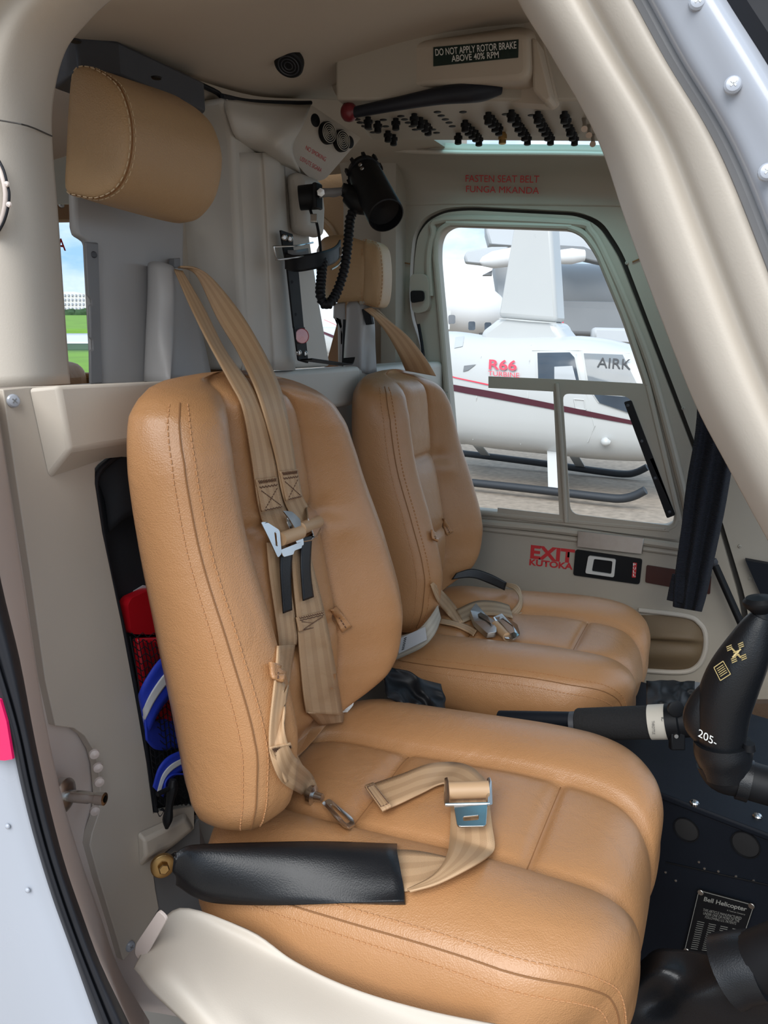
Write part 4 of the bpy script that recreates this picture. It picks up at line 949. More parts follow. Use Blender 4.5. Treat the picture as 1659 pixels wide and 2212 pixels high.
for k in (.022, .032): MB().lathe(a+ax*k+fd_*.0252-s2*0, fd_, [(0, .0032), (.0015, .0028), (.002, .0001)], n=12, cap=False).build('screw', 'steel', lb)
# corrugated hose
hp = cr_line([PD(768, 452, 1.11), PD(757, 470, 1.11), PD(752, 520, 1.11), PD(744, 580, 1.11), PD(728, 630, 1.11), PD(712, 655, 1.10), PD(700, 656, 1.10), PD(692, 636, 1.10), PD(694, 600, 1.11), PD(698, 560, 1.12)], 30)
hp = resamp(hp, 36*8+1); mb = MB(); rs = [.0062+.0016*max(0, math.sin(2*math.pi*i/8))**.6 for i in range(len(hp))]
vs = []; fs = []; aa = None
for i, p in enumerate(hp):
    d = (hp[min(i+1, len(hp)-1)]-hp[max(0, i-1)]).normalized(); aa = d.orthogonal() if aa is None else aa
    aa = (aa-d*aa.dot(d)).normalized(); bb = d.cross(aa)
    for k in range(14): t = 2*math.pi*k/14; vs.append(p+(aa*math.cos(t)+bb*math.sin(t))*rs[i])
for i in range(len(hp)-1):
    for k in range(14): fs.append((i*14+k, i*14+(k+1) % 14, (i+1)*14+(k+1) % 14, (i+1)*14+k))
mb.add(vs, fs).build('coiled_hose', 'black', ul, ang=80)
MB().tube([PD(668, 446, 1.12), PD(674, 464, 1.12), PD(683, 478, 1.12), PD(690, 515, 1.12), PD(694, 560, 1.12)], .0022, sub=6).build('cable', 'black', ul)
MB().box(PD(678, 472, 1.115), RT*.005, UP*.006, FW*.003).build('cable_clip', 'steel', ul, bevel=.001)
# bracket with cradle on the column
XK_ = -.628
br = thing('extinguisher_bracket', PX(640, 640, XK_), 'empty black strap bracket with wire clamp screwed to the centre column', 'bracket')
def kq(u, v, x=XK_): return PX(u, v, x)
MB().prism(rpoly([kq(*p) for p in ((603, 497), (629, 506), (630, 536), (641, 580), (653, 709), (632, 710), (617, 574), (609, 535))], .002), (.003, 0, 0)).build('upper_strip', 'black', br, bevel=.0006)
MB().prism(rpoly([kq(u, v, XK_+.002) for u, v in ((632, 706), (655, 706), (663, 785), (642, 779))], .003), (.003, 0, 0)).build('lower_strip', 'black', br, bevel=.0006)
hk = [kq(648, 779, XK_+.003), kq(700, 786, XK_+.008), kq(730, 790, XK_+.012), kq(738, 788, XK_+.013), kq(742, 776, XK_+.014)]
mb = MB(); up = V((.022, .0, .002)); qs = cr_line(hk, 5)
mb.add([p for p in qs]+[p+up for p in qs]+[p+V((0, 0, .002)) for p in qs]+[p+up+V((0, 0, .002)) for p in qs], [])
n = len(qs)
mb.f += [(i, i+1, n+i+1, n+i) for i in range(n-1)]+[(2*n+i, 3*n+i, 3*n+i+1, 2*n+i+1) for i in range(n-1)]+[(i, 2*n+i, 2*n+i+1, i+1) for i in range(n-1)]+[(n+i, n+i+1, 3*n+i+1, 3*n+i) for i in range(n-1)]
mb.build('foot_hook', 'black', br)
for u, v in ((614, 513), (626, 516), (645, 762), (658, 764)):
    MB().lathe(kq(u, v, XK_+.004), (1, -.6, 0), [(0, .005), (.002, .0045), (.003, .0032), (.0015, .0028), (.0016, .0001)], n=18, cap=False).build('screw', 'steel', br)
for u, v in ((631, 609), (639, 679)):
    mb = MB(); disc(mb, kq(u, v, XK_+.0032), (1, -.3, 0), .0022, .0006, 12); mb.build('slot_hole', 'rubber', br)
rf = MB().lathe(kq(650, 726, XK_+.005), (1, -.75, .05), [(0, .0115), (.005, .0115), (.0052, .0105)], n=28, cap=False).build('reflector', 'red', br)
MB().lathe(kq(651, 726, XK_+.009), (1, -.75, .05), [(0, .0112), (.002, .0105), (.0026, .0001)], n=28, cap=False).build('lens', 'reflector', rf)
cr1 = [kq(617, 566, XK_+.002), kq(640, 572, XK_+.03), kq(680, 566, XK_+.05), kq(712, 558, XK_+.05), kq(728, 548, XK_+.03), kq(735, 536, XK_+.01)]
ribbon('cradle_band', [p+V((0, 0, .013)) for p in cr1], [p-V((0, 0, .010)) for p in cr1], 'black', br, th=.003, n=40, smooth_k=1)
patch('cradle_pad', [[kq(616, 540), kq(640, 540, XK_+.012), kq(666, 536)], [kq(620, 572), kq(644, 572, XK_+.012), kq(668, 562)]], 'midgrey', br, k=4, th=.002)
MB().tube([kq(676, 524, XK_+.03), kq(640, 531, XK_+.04), kq(596, 533, XK_+.03), kq(592, 535, XK_+.03), kq(597, 558, XK_+.03), kq(601, 561, XK_+.03), kq(640, 556, XK_+.04), kq(678, 549, XK_+.04)], .0013, sub=4).build('wire_clamp', 'chrome', br)
MB().box(kq(735, 546, XK_+.02), RT*.004, UP*.007, FW*.006).build('clip', 'chrome', br, bevel=.001)
MB().tube([kq(740, 548, XK_+.02), kq(738, 562, XK_+.03), kq(728, 575, XK_+.03), kq(716, 582, XK_+.03)], .0014, sub=4).build('wire_clip', 'steel', br)
# ================================================================ BELTS on the near seat
def lift(L, d=V((.7, -.5, .3)), k=.0): return [p+d*k for p in L]
hs = thing('shoulder_harness', PX(392, 590, -.66), 'tan twin shoulder harness with metal adjusters hanging over the near seat back', 'seat belt')
def mixline(pre, px, trees, off):
    return pre+hitl(px, trees, off)
gA = [PX(376, 582, -.665), PX(408, 655, -.63), PX(445, 730, -.575)]
gA2 = [PX(394, 586, -.66), PX(440, 665, -.625), PX(485, 755, -.57)]
ribbon('shoulder_strap', mixline(gA, [(500, 832), (524, 880), (545, 1000), (556, 1080), (568, 1130), (590, 1168)], [TB], .006), mixline(gA2, [(540, 832), (570, 900), (590, 965), (602, 1035), (618, 1100), (640, 1160)], [TB], .006), 'web', hs, n=90, fit=[TB])
gB = [PX(384, 578, -.672), PX(420, 588, -.655), PX(470, 690, -.62), PX(510, 755, -.575)]
gB2 = [PX(390, 576, -.66), PX(440, 584, -.645), PX(508, 660, -.61), PX(556, 735, -.565)]
ribbon('shoulder_strap', mixline(gB, [(548, 830), (572, 900), (598, 1000), (608, 1060), (622, 1100), (650, 1140)], [TB], .009), mixline(gB2, [(600, 825), (620, 900), (634, 980), (644, 1050), (660, 1086), (686, 1132)], [TB], .009), 'web', hs, n=90, fit=[TB])
def stitched(par, quad, trees, off, nm='stitched_end'):
    q = hitl(quad, trees, off); tl, tr, br_, bl = q
    o = ribbon(nm, [tl, tl.lerp(bl, .5), bl], [tr, tr.lerp(br_, .5), br_], 'web', par, th=.0024, n=14, smooth_k=0)
    nrm = (tr-tl).cross(bl-tl).normalized()
    if nrm.dot(EYE-tl) < 0: nrm = -nrm
    W = lambda s, t: (tl.lerp(tr, s)).lerp(bl.lerp(br_, s), t)+nrm*.0016
    st = MB()
    st.tube([W(.07+.86*i/22, .03+.10*(i % 2)) for i in range(23)], .0006, n=5)
    st.tube([W(.07+.86*i/12, .22+.05*(i % 2)) for i in range(13)], .0006, n=5)
    for a_, b_ in (((.12, .35), (.88, .92)), ((.88, .35), (.12, .92))): dashes(st, [W(*a_), W(*b_)], .003, .0008, .0006)
    st.tube([W(.10+.8*i/12, .94+.03*(i % 2)) for i in range(13)], .0006, n=5)
    st.build('stitching', 'stitch_d', o)
    return o
stitched(hs, [(552, 1036), (596, 1030), (612, 1096), (566, 1106)], [TB], .0085)
stitched(hs, [(604, 1018), (641, 1014), (652, 1074), (618, 1082)], [TB], .0115)
zb = (hit(625, 1160, [TB], 0)-EYE).dot(FW)
D1 = zb-.016
def plate(nm, px, par, off, hole=None, m='chrome', th=.0016, rad=.003):
    q_ = hitl(px, [TB, TC], off); h_ = [rpoly(hitl(hole, [TB, TC], off), .0015)] if hole else []
    nrm = V()
    for a_, b_ in zip(q_, q_[1:]+q_[:1]): nrm += a_.cross(b_)
    nrm.normalize()
    if nrm.dot(EYE-q_[0]) < 0: nrm = -nrm
    c_ = sum(q_, V())/len(q_); fl_ = lambda p: p-nrm*(p-c_).dot(nrm)
    return MB().prism(rpoly([fl_(p) for p in q_], rad), nrm*th, holes=[[fl_(p) for p in h] for h in h_]).build(nm, m, par, bevel=.0005)
for lf, hl, rt_, rl_, sp_, k in (
   ([(566, 1127), (574, 1128), (600, 1146), (608, 1196), (598, 1206), (576, 1164)], [(588, 1150), (593, 1153), (598, 1180), (593, 1180)], [(616, 1112), (640, 1122), (652, 1150), (654, 1178), (644, 1186), (620, 1130)], [(606, 1165), (649, 1150)], [(604, 1188), (650, 1170), (650, 1184), (634, 1190), (632, 1198), (610, 1204)], .022),
   ([(614, 1102), (626, 1106), (646, 1122), (650, 1142), (640, 1150), (620, 1122)], None, [(660, 1096), (680, 1104), (690, 1120), (692, 1150), (678, 1160), (664, 1120)], [(648, 1143), (687, 1127)], [(652, 1164), (692, 1146), (688, 1158), (676, 1162), (674, 1170), (654, 1176)], .020)):
    o_ = plate('adjuster', lf, hs, k, hl); plate('side_plate', rt_, o_, k-.008); plate('slide_plate', sp_, o_, k-.006)
    q_ = hitl(rl_, [TB], k-.003); MB().tube(q_, .0082, n=16).build('strap_roll', 'web', o_)
ribbon('release_tab', hitl([(606, 1188), (606, 1240), (612, 1325)], [TB], .013), hitl([(632, 1184), (628, 1240), (630, 1318)], [TB], .013), 'blackv', hs, th=.002, n=30)
ribbon('release_tab', hitl([(650, 1162), (650, 1230), (655, 1298)], [TB], .013), hitl([(673, 1158), (670, 1230), (677, 1290)], [TB], .013), 'blackv', hs, th=.002, n=30)
ribbon('lower_strap', hitl([(576, 1172), (582, 1240), (592, 1310), (601, 1372), (603, 1398)], [TB], .005), hitl([(614, 1170), (622, 1240), (633, 1310), (640, 1366), (640, 1392)], [TB], .005), 'web', hs, fit=[TB], fo=.005)
ribbon('lower_strap', hitl([(628, 1175), (634, 1260), (642, 1340), (648, 1420), (656, 1500), (662, 1540)], [TB], .006), hitl([(662, 1168), (682, 1250), (702, 1330), (714, 1390), (728, 1470), (740, 1545)], [TB], .006), 'web', hs, fit=[TB], fo=.005)
stitched(hs, [(640, 1334), (700, 1320), (704, 1350), (646, 1364)], [TB], .0085, 'stitched_fold')
ribbon('folded_end', hitl([(664, 1538), (690, 1566)], [TB, TC], .010), hitl([(742, 1540), (740, 1560)], [TB, TC], .010), 'web', hs, n=10)
tng = [PD(u, v, (hit(745, 1535, [TB, TC], 0)-EYE).dot(FW)-.004) for u, v in ((734, 1538), (756, 1512), (766, 1514), (762, 1526), (742, 1548))]
MB().prism(rpoly(tng, .003), FW*.002).build('buckle_tongue', 'chrome', hs, bevel=.0006)
# thin strap from the left adjuster down to a hook fitting on the cushion
cs = thing('crotch_strap', hit(620, 1660, NEAR, .0), 'tan strap with chrome slotted hook lying on the near cushion beside the backrest', 'seat belt')
SLp = [(600, 1395), (596, 1450), (588, 1520), (582, 1580), (584, 1640), (610, 1690), (650, 1716)]
SRp = [(636, 1392), (628, 1450), (616, 1520), (612, 1580), (632, 1630), (672, 1672), (686, 1702)]
Lh_, Rh_ = hitl(SLp, NEAR, .006), hitl(SRp, NEAR, .006)
ribbon('strap', Lh_, Rh_, 'web', cs, smooth_k=6, fit=NEAR)
stitched(cs, [(582, 1614), (628, 1606), (656, 1660), (618, 1690)], NEAR, .010)
hk0 = hitl([(668, 1716), (690, 1722), (700, 1740), (735, 1766), (760, 1782)], NEAR, .008)
MB().lathe(hk0[0], hk0[1]-hk0[0], [(-.006, .004), (0, .011), (.006, .012), (.008, .006), (.018, .005)], n=20).build('swivel', 'chrome', cs)
o1 = hitl([(695, 1738), (712, 1728), (762, 1770), (768, 1784), (755, 1792), (742, 1788)], NEAR, .006); i1 = hitl([(712, 1742), (720, 1742), (754, 1772), (757, 1780), (750, 1782), (744, 1778)], NEAR, .006)
MB().prism(rpoly(o1, .004), V((0, -.0006, .0028)), holes=[rpoly(i1, .002)]).build('slotted_hook', 'chrome', cs, bevel=.0006)
# ---- lap belt
lbt = thing('lap_belt', PX(350, 1872, -.60), 'tan lap belt with black sleeve and chrome latch lying across the near cushion', 'seat belt')
def sl(u, v, off):
    h = hit(u, v, NEAR, off); return h
topp = [(380, 1842), (402, 1828), (440, 1823), (560, 1819), (700, 1817), (858, 1822)]
midp = [(372, 1880), (410, 1885), (460, 1888), (600, 1888), (730, 1886), (866, 1884)]
botp = [(380, 1912), (420, 1938), (470, 1952), (580, 1956), (720, 1952), (872, 1945)]
dp = [.0, .0, 0, 0, 0, 0]
KD = [.775, .765, .748, .715, .69, .665]
def dl(P, t): return [PD(u, v, k-t) for (u, v), k in zip(P, KD)]
dc = [(hit(u, v, NEAR, 0) or PD(u, v, k)) for (u, v), k in zip(midp, KD)]
KD = [min(k, (p-EYE).dot(FW)) if i > 1 else k for i, (p, k) in enumerate(zip(dc, KD))]
KT = [(hit(u, v, NEAR, 0)-EYE).dot(FW)-.006 if hit(u, v, NEAR, 0) else k for (u, v), k in zip(topp, KD)]
KB = [(hit(u, v, NEAR, 0)-EYE).dot(FW)-.006 if hit(u, v, NEAR, 0) else k for (u, v), k in zip(botp, KD)]
KM = [min((a_+b_)/2, (p-EYE).dot(FW))-.012 for a_, b_, p in zip(KT, KB, dc)]
KT[0] = KT[1] = min(KT[2], .80); KB[0] = KB[1] = min(KB[2], .78); KM[0] = KM[1] = (KT[0]+KB[0])/2-.012
for _k in range(3):
    for A_l in (KT, KB, KM): A_l[1:-1] = [(A_l[i-1]+2*A_l[i]+A_l[i+1])/4 for i in range(1, len(A_l)-1)]
KT = [k-.003 for k in KT]; KB = [k-.003 for k in KB]; KM = [k-.004 for k in KM]
rows = [[PD(*p, k) for p, k in zip(topp, KT)], [PD(u, v+18, k*.5+m*.5-.004) for (u, v), k, m in zip(topp, KT, KM)], [PD(*p, k) for p, k in zip(midp, KM)], [PD(u, v-18, k*.5+m*.5-.004) for (u, v), k, m in zip(botp, KB, KM)], [PD(*p, k) for p, k in zip(botp, KB)]]
slv = patch('black_sleeve', rows, 'blackv', lbt, k=6, th=.007)
slv['label'] = 'black vinyl sleeve'
cb_ = bvh(slv)
ribbon('belt_strap', hitl([(850, 1838), (862, 1836), (910, 1840), (966, 1852), (985, 1856)], [TC], .0025), hitl([(862, 1926), (874, 1926), (920, 1915), (965, 1885), (990, 1868)], [TC], .0025), 'web', lbt, n=30, fit=[TC], fo=.0015, th=.0016)
L2 = hitl([(880, 1922), (930, 1896), (956, 1868), (968, 1838), (972, 1800), (974, 1760), (972, 1710)], [TC], .010)
R2 = hitl([(886, 1926), (950, 1908), (1030, 1866), (1064, 1842), (1070, 1828), (1062, 1775), (1056, 1715)], [TC], .012)
ribbon('belt_strap', L2, R2, 'web', lbt, smooth_k=3, fit=[TC])
L3 = hitl([(1052, 1690), (1022, 1660), (985, 1648), (930, 1650), (870, 1672), (812, 1692), (790, 1700)], [TC], .012)
R3 = hitl([(962, 1692), (950, 1694), (935, 1700), (905, 1716), (870, 1733), (840, 1746), (826, 1752)], [TC], .007)
ribbon('belt_tail', L3, R3, 'web', lbt, smooth_k=3, fit=[TC])
stq = hitl([(788, 1698), (806, 1692), (846, 1742), (826, 1752)], [TC], .0145)
fo_ = ribbon('tail_fold', [stq[0], stq[3]], [stq[1], stq[2]], 'web', lbt, th=.003, n=8, smooth_k=0)
st = MB(); cc = sum(stq, V())/4; nn = V((0, -.3, 1)).normalized(); ii = [cc+(p-cc)*.8+nn*.002 for p in stq]; dashes(st, ii+[ii[0]], .003, .001, .0006); st.build('stitching', 'stitch_d', fo_)
for u0 in (960, 1053):
    a_, b_, c_, d_ = hitl([(u0+2, 1688), (u0+9, 1686), (u0+11, 1738), (u0, 1740)], [TC], .026)
    MB().prism(rpoly([a_, b_, c_, d_], .002), FW*.012).build('buckle_side', 'chrome', lbt, bevel=.0008)
MB().tube(hitl([(970, 1708), (1056, 1705)], [TC], .024), .0098, n=18).build('strap_roll', 'web', lbt)
MB().tube(hitl([(962, 1739), (1058, 1737)], [TC], .0245), .0022, n=10).build('cross_bar', 'chrome', lbt)
plate('latch_plate', [(980, 1740), (1054, 1737), (1050, 1786), (988, 1790)], lbt, .023, [(1000, 1765), (1034, 1762), (1034, 1772), (1001, 1775)], rad=.004, th=.0022)
# bolt at the belt anchor
bo = thing('belt_anchor_bolt', PX(352, 1871, -.575), 'brass coloured bolt and washer anchoring the lap belt at the panel', 'bolt')
bd = V((.75, -.6, .1)).normalized()
MB().lathe(PX(352, 1871, -.575), bd, [(-.004, .0145), (.001, .0145), (.0018, .013), (.0018, .0001)], n=28, cap=False).build('washer', 'brass', bo)
MB().lathe(PX(352, 1871, -.575)+bd*.0018, bd, [(0, .0068), (.006, .0068), (.007, .0055), (.007, .0001)], n=6, cap=False).build('bolt_head', 'brass', bo, ang=20)
MB().prism([PX(u, v, -.59) for u, v in ((345, 1856), (375, 1838), (400, 1842), (420, 1850), (400, 1860), (372, 1856))], V((.0025, 0, 0))).build('anchor_lug', 'steel', bo, bevel=.0008)
# ================================================================ BELTS on the far seat
fb = thing('shoulder_harness', PY(790, 668, 1.35), 'tan shoulder strap hanging from the far belt guide behind the far seat', 'seat belt')
ribbon('shoulder_strap', [PY(786, 668, 1.335), PY(806, 684, 1.34), PY(835, 720, 1.37), PY(862, 768, 1.41), PY(876, 800, 1.45)], [PY(802, 664, 1.345), PY(834, 688, 1.36), PY(880, 725, 1.40), PY(918, 772, 1.44), PY(942, 812, 1.48)], 'web', fb)
ribbon('shoulder_strap', [PY(796, 666, 1.36), PY(838, 706, 1.40), PY(868, 750, 1.43), PY(896, 800, 1.47)], [PY(816, 668, 1.37), PY(852, 702, 1.41), PY(872, 722, 1.43), PY(884, 735, 1.45)], 'webp', fb, n=30)
fl = thing('lap_belt', hit(1060, 1340, FAR, 0), 'tan lap belt with two chrome buckles heaped on the far cushion', 'seat belt')
def fribbon(nm, L, R, m, off=.006, **k): return ribbon(nm, hitl(L, FAR, off), hitl(R, FAR, off), m, fl, fit=FAR, **k)
fribbon('belt_strap', [(930, 1262), (945, 1300), (965, 1325), (985, 1348)], [(936, 1258), (968, 1290), (990, 1318), (1000, 1345)], 'web', n=24)
fribbon('belt_strap', [(985, 1318), (1030, 1298), (1075, 1300), (1100, 1308)], [(1000, 1345), (1040, 1330), (1080, 1330), (1108, 1335)], 'webp', n=24)
fribbon('belt_strap', [(950, 1336), (990, 1344), (1015, 1352), (1030, 1362)], [(948, 1346), (985, 1354), (1010, 1366), (1022, 1374)], 'web', n=24)
kd = (hit(1100, 1320, FAR, 0)-EYE).dot(FW)
ribbon('belt_loop', [PD(1092, 1266, kd+.06), PD(1112, 1276, kd+.02), PD(1122, 1296, kd-.01), PD(1104, 1320, kd-.015), PD(1086, 1328, kd-.012)], [PD(1094, 1258, kd+.06), PD(1122, 1268, kd+.02), PD(1128, 1310, kd-.01), PD(1112, 1332, kd-.015), PD(1090, 1345, kd-.012)], 'webp', fl, n=40)
ribbon('belt_loop', [PD(1100, 1330, kd-.012), PD(1130, 1322, kd-.012), PD(1152, 1334, kd-.01), PD(1150, 1346, kd-.02), PD(1128, 1360, kd-.03), PD(1112, 1366, kd-.03)], [PD(1104, 1350, kd-.012), PD(1132, 1345, kd-.008), PD(1160, 1346, kd-.004), PD(1156, 1358, kd-.016), PD(1136, 1372, kd-.026), PD(1118, 1380, kd-.026)], 'webp', fl, n=40)
fribbon('belt_sleeve', [(985, 1238), (1020, 1228), (1060, 1240), (1094, 1258)], [(975, 1252), (1020, 1248), (1060, 1262), (1090, 1275)], 'blackv', .01, th=.004, n=24)
def fplate(nm, px, par, off, th=.003, hole=None, m='chrome'):
    q_ = hitl(px, FAR, off); nrm = (q_[1]-q_[0]).cross(q_[2]-q_[0]).normalized()
    if nrm.dot(EYE-q_[0]) < 0: nrm = -nrm
    return MB().prism(rpoly(q_, .003), nrm*th, holes=[rpoly(hitl(hole, FAR, off), .002)] if hole else []).build(nm, m, par, bevel=.0008)
b1 = fplate('buckle', [(1014, 1328), (1026, 1312), (1046, 1336), (1070, 1354), (1070, 1376), (1050, 1378), (1022, 1352)], fl, .014, .010, m='steel')
fplate('lift_lever', [(1026, 1316), (1054, 1332), (1062, 1348), (1036, 1332)], b1, .028, .002)
b2 = fplate('buckle', [(1066, 1336), (1084, 1328), (1118, 1352), (1124, 1372), (1110, 1384), (1092, 1382)], fl, .024, .003, [(1078, 1342), (1086, 1338), (1108, 1354), (1112, 1368), (1102, 1372)])
MB().tube(hitl([(1070, 1350), (1096, 1376)], FAR, .018), .009, n=14).build('strap_roll', 'web', fl)
# belt end with grey label between the seats
fe = thing('seat_belt_end', PY(880, 1390, 1.17), 'pale belt end with grey stitched label between the two seats', 'seat belt')
Le = [PY(945, 1308, 1.22), PY(926, 1336, 1.18), PY(900, 1362, 1.165), PY(860, 1376, 1.16), (PY(815, 1400, 1.155))]
Re = [PY(952, 1336, 1.22), PY(940, 1368, 1.18), PY(916, 1396, 1.165), PY(872, 1418, 1.16), (PY(812, 1442, 1.155))]
ribbon('strap', Le, Re, 'webg', fe)
lb = MB().prism([PY(u, v, 1.155) for u, v in ((853, 1384), (918, 1354), (922, 1382), (862, 1412))], (0, .001, 0)).build('label_patch', 'greystrap', fe)
tx = MB()
for k in range(7): tx.tube([PY(868+k*.8, 1404-k*4, 1.1545), PY(873+k*.8, 1401-k*4, 1.1545)], .0007, n=5)
tx.build('label_print', 'black', lb)
stg = MB()
for j in range(2): stg.tube([PY(826+4*(i % 2)+j*12, 1398-j*6+3*i, 1.153) for i in range(12)], .0006, n=5)
stg.build('stitching', 'stitch_d', fe)
# crumpled dark bag between the seats
rows = []
for j in range(6):
    rows.append([PD(820+i*22+j*4+random.uniform(-4, 4), 1430+j*16+i*8+random.uniform(-4, 4), 1.20-j*.012+random.uniform(-.012, .012)) for i in range(7)])
bgm = patch('plastic_bag', rows, 'black', None, k=4, th=.002); tag(bgm, 'crumpled black plastic bag stuffed between the two seats', 'bag')
# ================================================================ STOWAGE at the left of the near seat
pou = thing('storage_pouch', PX(300, 1400, -.62), 'black cloth pouch with net between beige panel and near backrest', 'pouch')
MB().prism([PX(u, v, -.618) for u, v in ((205, 1034), (226, 1005), (262, 975), (300, 955), (430, 950), (430, 1760), (338, 1760), (300, 1560), (258, 1340), (222, 1150))], (-.01, 0, 0)).build('pouch_back', 'cloth', pou, smooth=False)
MB().tube([PX(u, v, -.603) for u, v in ((276, 972), (240, 994), (208, 1032), (214, 1100), (232, 1210), (262, 1345), (290, 1480), (312, 1600), (336, 1752), (352, 1750))], .0032, sub=5).build('pouch_edge', 'rubber', pou)
patch('pouch_flap', [[PX(210, 1030, -.612), PX(250, 990, -.605), PX(300, 960, -.60)], [PX(226, 1080, -.612), PX(262, 1050, -.600), PX(300, 1040, -.60)], [PX(236, 1150, -.612), PX(270, 1120, -.602), PX(300, 1110, -.60)]], 'cloth', pou, k=4, th=.003)
net = MB()
for i in range(12):
    net.tube([PX(285+i*9-4, 1375+i*2, -.592), PX(300+i*9, 1480, -.594), PX(318+i*9, 1640, -.594), PX(330+i*9, 1740, -.598)], .0006, n=4, sub=3)
for j in range(26):
    net.tube([PX(284+j*2.3+i*12, 1372+j*14.5+(5 if i % 2 else -5), -.592) for i in range(9)], .0006, n=4)
net.build('net', 'rubber', pou)
rb = thing('first_aid_box', PX(330, 1320, -.60), 'glossy red plastic case tucked in the black pouch', 'case')
MB().prism(rpoly([PX(u, v, -.602) for u, v in ((276, 1306), (284, 1292), (324, 1274), (400, 1268), (400, 1372), (284, 1370))], .006), (-.014, 0, 0)).build('case_shell', 'red', rb, bevel=.005, seg=3)
MB().prism([PX(u, v, -.598) for u, v in ((300, 1380), (400, 1376), (400, 1560), (320, 1560))], (-.012, 0, 0)).build('case_lower', 'red', rb, bevel=.004)
o = MB().prism([PX(u, v, -.616) for u, v in ((272, 1300), (290, 1276), (310, 1264), (330, 1268), (330, 1350), (282, 1366))], (-.001, 0, 0)).build('folded_sheet', 'greystrap', smooth=False); tag(o, 'folded pale grey sheet behind the red case', 'paper')
def stripe_strap(name, L, R, label, par=None, n=50):
    o = ribbon(name, L, R, 'bluestrap', par, th=.0018, n=n, smooth_k=2)
    if par is None: tag(o, label, 'strap')
    L2 = [l.lerp(r, .38)+V((.0016, -.0008, .0004)) for l, r in zip(L, R)]; R2 = [l.lerp(r, .64)+V((.0016, -.0008, .0004)) for l, r in zip(L, R)]
    ribbon('reflective_stripe', L2, R2, 'greystrap', o, th=.0012, n=n, smooth_k=2); return o
stripe_strap('lanyard_strap', [PX(384, 1400, -.575), PX(346, 1424, -.575), (PX(318, 1462, -.578)), PX(302, 1492, -.584), PX(300, 1506, -.592)], [PX(400, 1470, -.575), PX(372, 1500, -.575), PX(345, 1535, -.578), PX(326, 1572, -.584), PX(316, 1590, -.592)], 'blue webbing strap with silver stripe folded in the pouch')
o = ribbon('lanyard_fold', [PX(312, 1548, -.588), PX(330, 1556, -.592), PX(360, 1552, -.60), PX(400, 1545, -.604)], [PX(316, 1598, -.584), PX(334, 1618, -.588), PX(362, 1620, -.596), PX(400, 1612, -.60)], 'bluestrap', None, n=30); tag(o, 'plain blue underside of the folded strap in the pouch', 'strap')
stripe_strap('lanyard_strap', [PX(400, 1618, -.585), PX(364, 1634, -.585), PX(342, 1660, -.587), PX(330, 1700, -.59)], [PX(400, 1660, -.583), PX(378, 1676, -.583), PX(362, 1694, -.585), PX(352, 1722, -.588)], 'lower blue and silver strap rolled up near the black clip', n=40)
rl = MB()
for k, (cx, cy, r_) in enumerate(((372, 1690, 20), (374, 1694, 12))):
    pass
o = ribbon('lanyard_roll', [PX(400, 1672, -.58), PX(372, 1674, -.58), PX(356, 1690, -.58), PX(360, 1708, -.58), PX(376, 1712, -.58)], [PX(400, 1672, -.60), PX(372, 1674, -.60), PX(356, 1690, -.60), PX(360, 1708, -.60), PX(376, 1712, -.60)], 'bluestrap', None, n=30); tag(o, 'small blue strap coil above the black clip', 'strap')
ck = thing('buckle_clip', PX(366, 1740, -.575), 'black plastic clip hanging below the blue straps', 'clip')
vtube(MB(), [PX(374, 1684, -.57), PX(372, 1705, -.57), PX(366, 1740, -.57), PX(362, 1770, -.57), PX(360, 1790, -.57)], [.004, .0065, .0045, .006, .002], n=10).build('clip_body', 'black', ck)
MB().tube([PX(340, 1716, -.575), PX(360, 1706, -.572), PX(372, 1700, -.57)], .003, sub=3).build('clip_strap', 'black', ck)
# ================================================================ CONTROLS and centre pedestal
ped = thing('centre_pedestal', (.15, 1.3, .55), 'dark navy pedestal with speaker grilles at the lower right', 'console')
p0, p1 = PZ(1200, 1626, .95), PZ(1760, 1840, .95)
dd = (p1-p0).normalized(); bk_ = V((-dd.y, dd.x, 0))
if bk_.y < 0: bk_ = -bk_
dpt_ = (PZ(1450, 1490, .95)-p0).dot(bk_)
MB().prism([p0, p1+dd*.2, p1+dd*.2+bk_*dpt_, p0+bk_*dpt_], (0, 0, -.012)).build('top_deck', 'navy', ped, bevel=.004)
f0, f1 = p0+bk_*.004-V((0, 0, .012)), p1+dd*.2+bk_*.004-V((0, 0, .012))
MB().prism([f0, f1, f1-V((0, 0, .40))+bk_*.0, f0-V((0, 0, .40))], bk_*.02).build('front_panel', 'navy', ped, bevel=.002)
PLF = (f0, f1, f0-V((0, 0, .3)))
nf = -bk_
for u, v in ((1500, 1735), (1636, 1764)): screw('screw', PZ(u, v, .9505), (0, 0, 1), .0065, 'chrome', ped)
for u, v, r in ((1483, 1792, .0185), (1611, 1824, .0195)):
    c = PP(u, v, PLF); mb = MB(); mb.lathe(c, nf, [(0, r), (.002, r), (.002, r*.92), (.0008, r*.9)], n=30, cap=False); g = mb.build('speaker_grille', 'black', ped)
    mb = MB(); disc(mb, c, nf, r*.9, .0008); mb.build('mesh_disc', 'mesh', g)
for u, v in ((1438, 1884), (1522, 1876), (1552, 1882), (1590, 1893), (1628, 1902), (1510, 1862), (1460, 1902)):
    mb = MB(); disc(mb, PP(u, v, PLF), nf, .0018, .001, 10); mb.build('rivet', 'steel', ped)
MB().tube([PP(1440, 1862, PLF)+nf*.001, PP(1700, 1920, PLF)+nf*.001], .0012).build('panel_joint', 'black', ped)
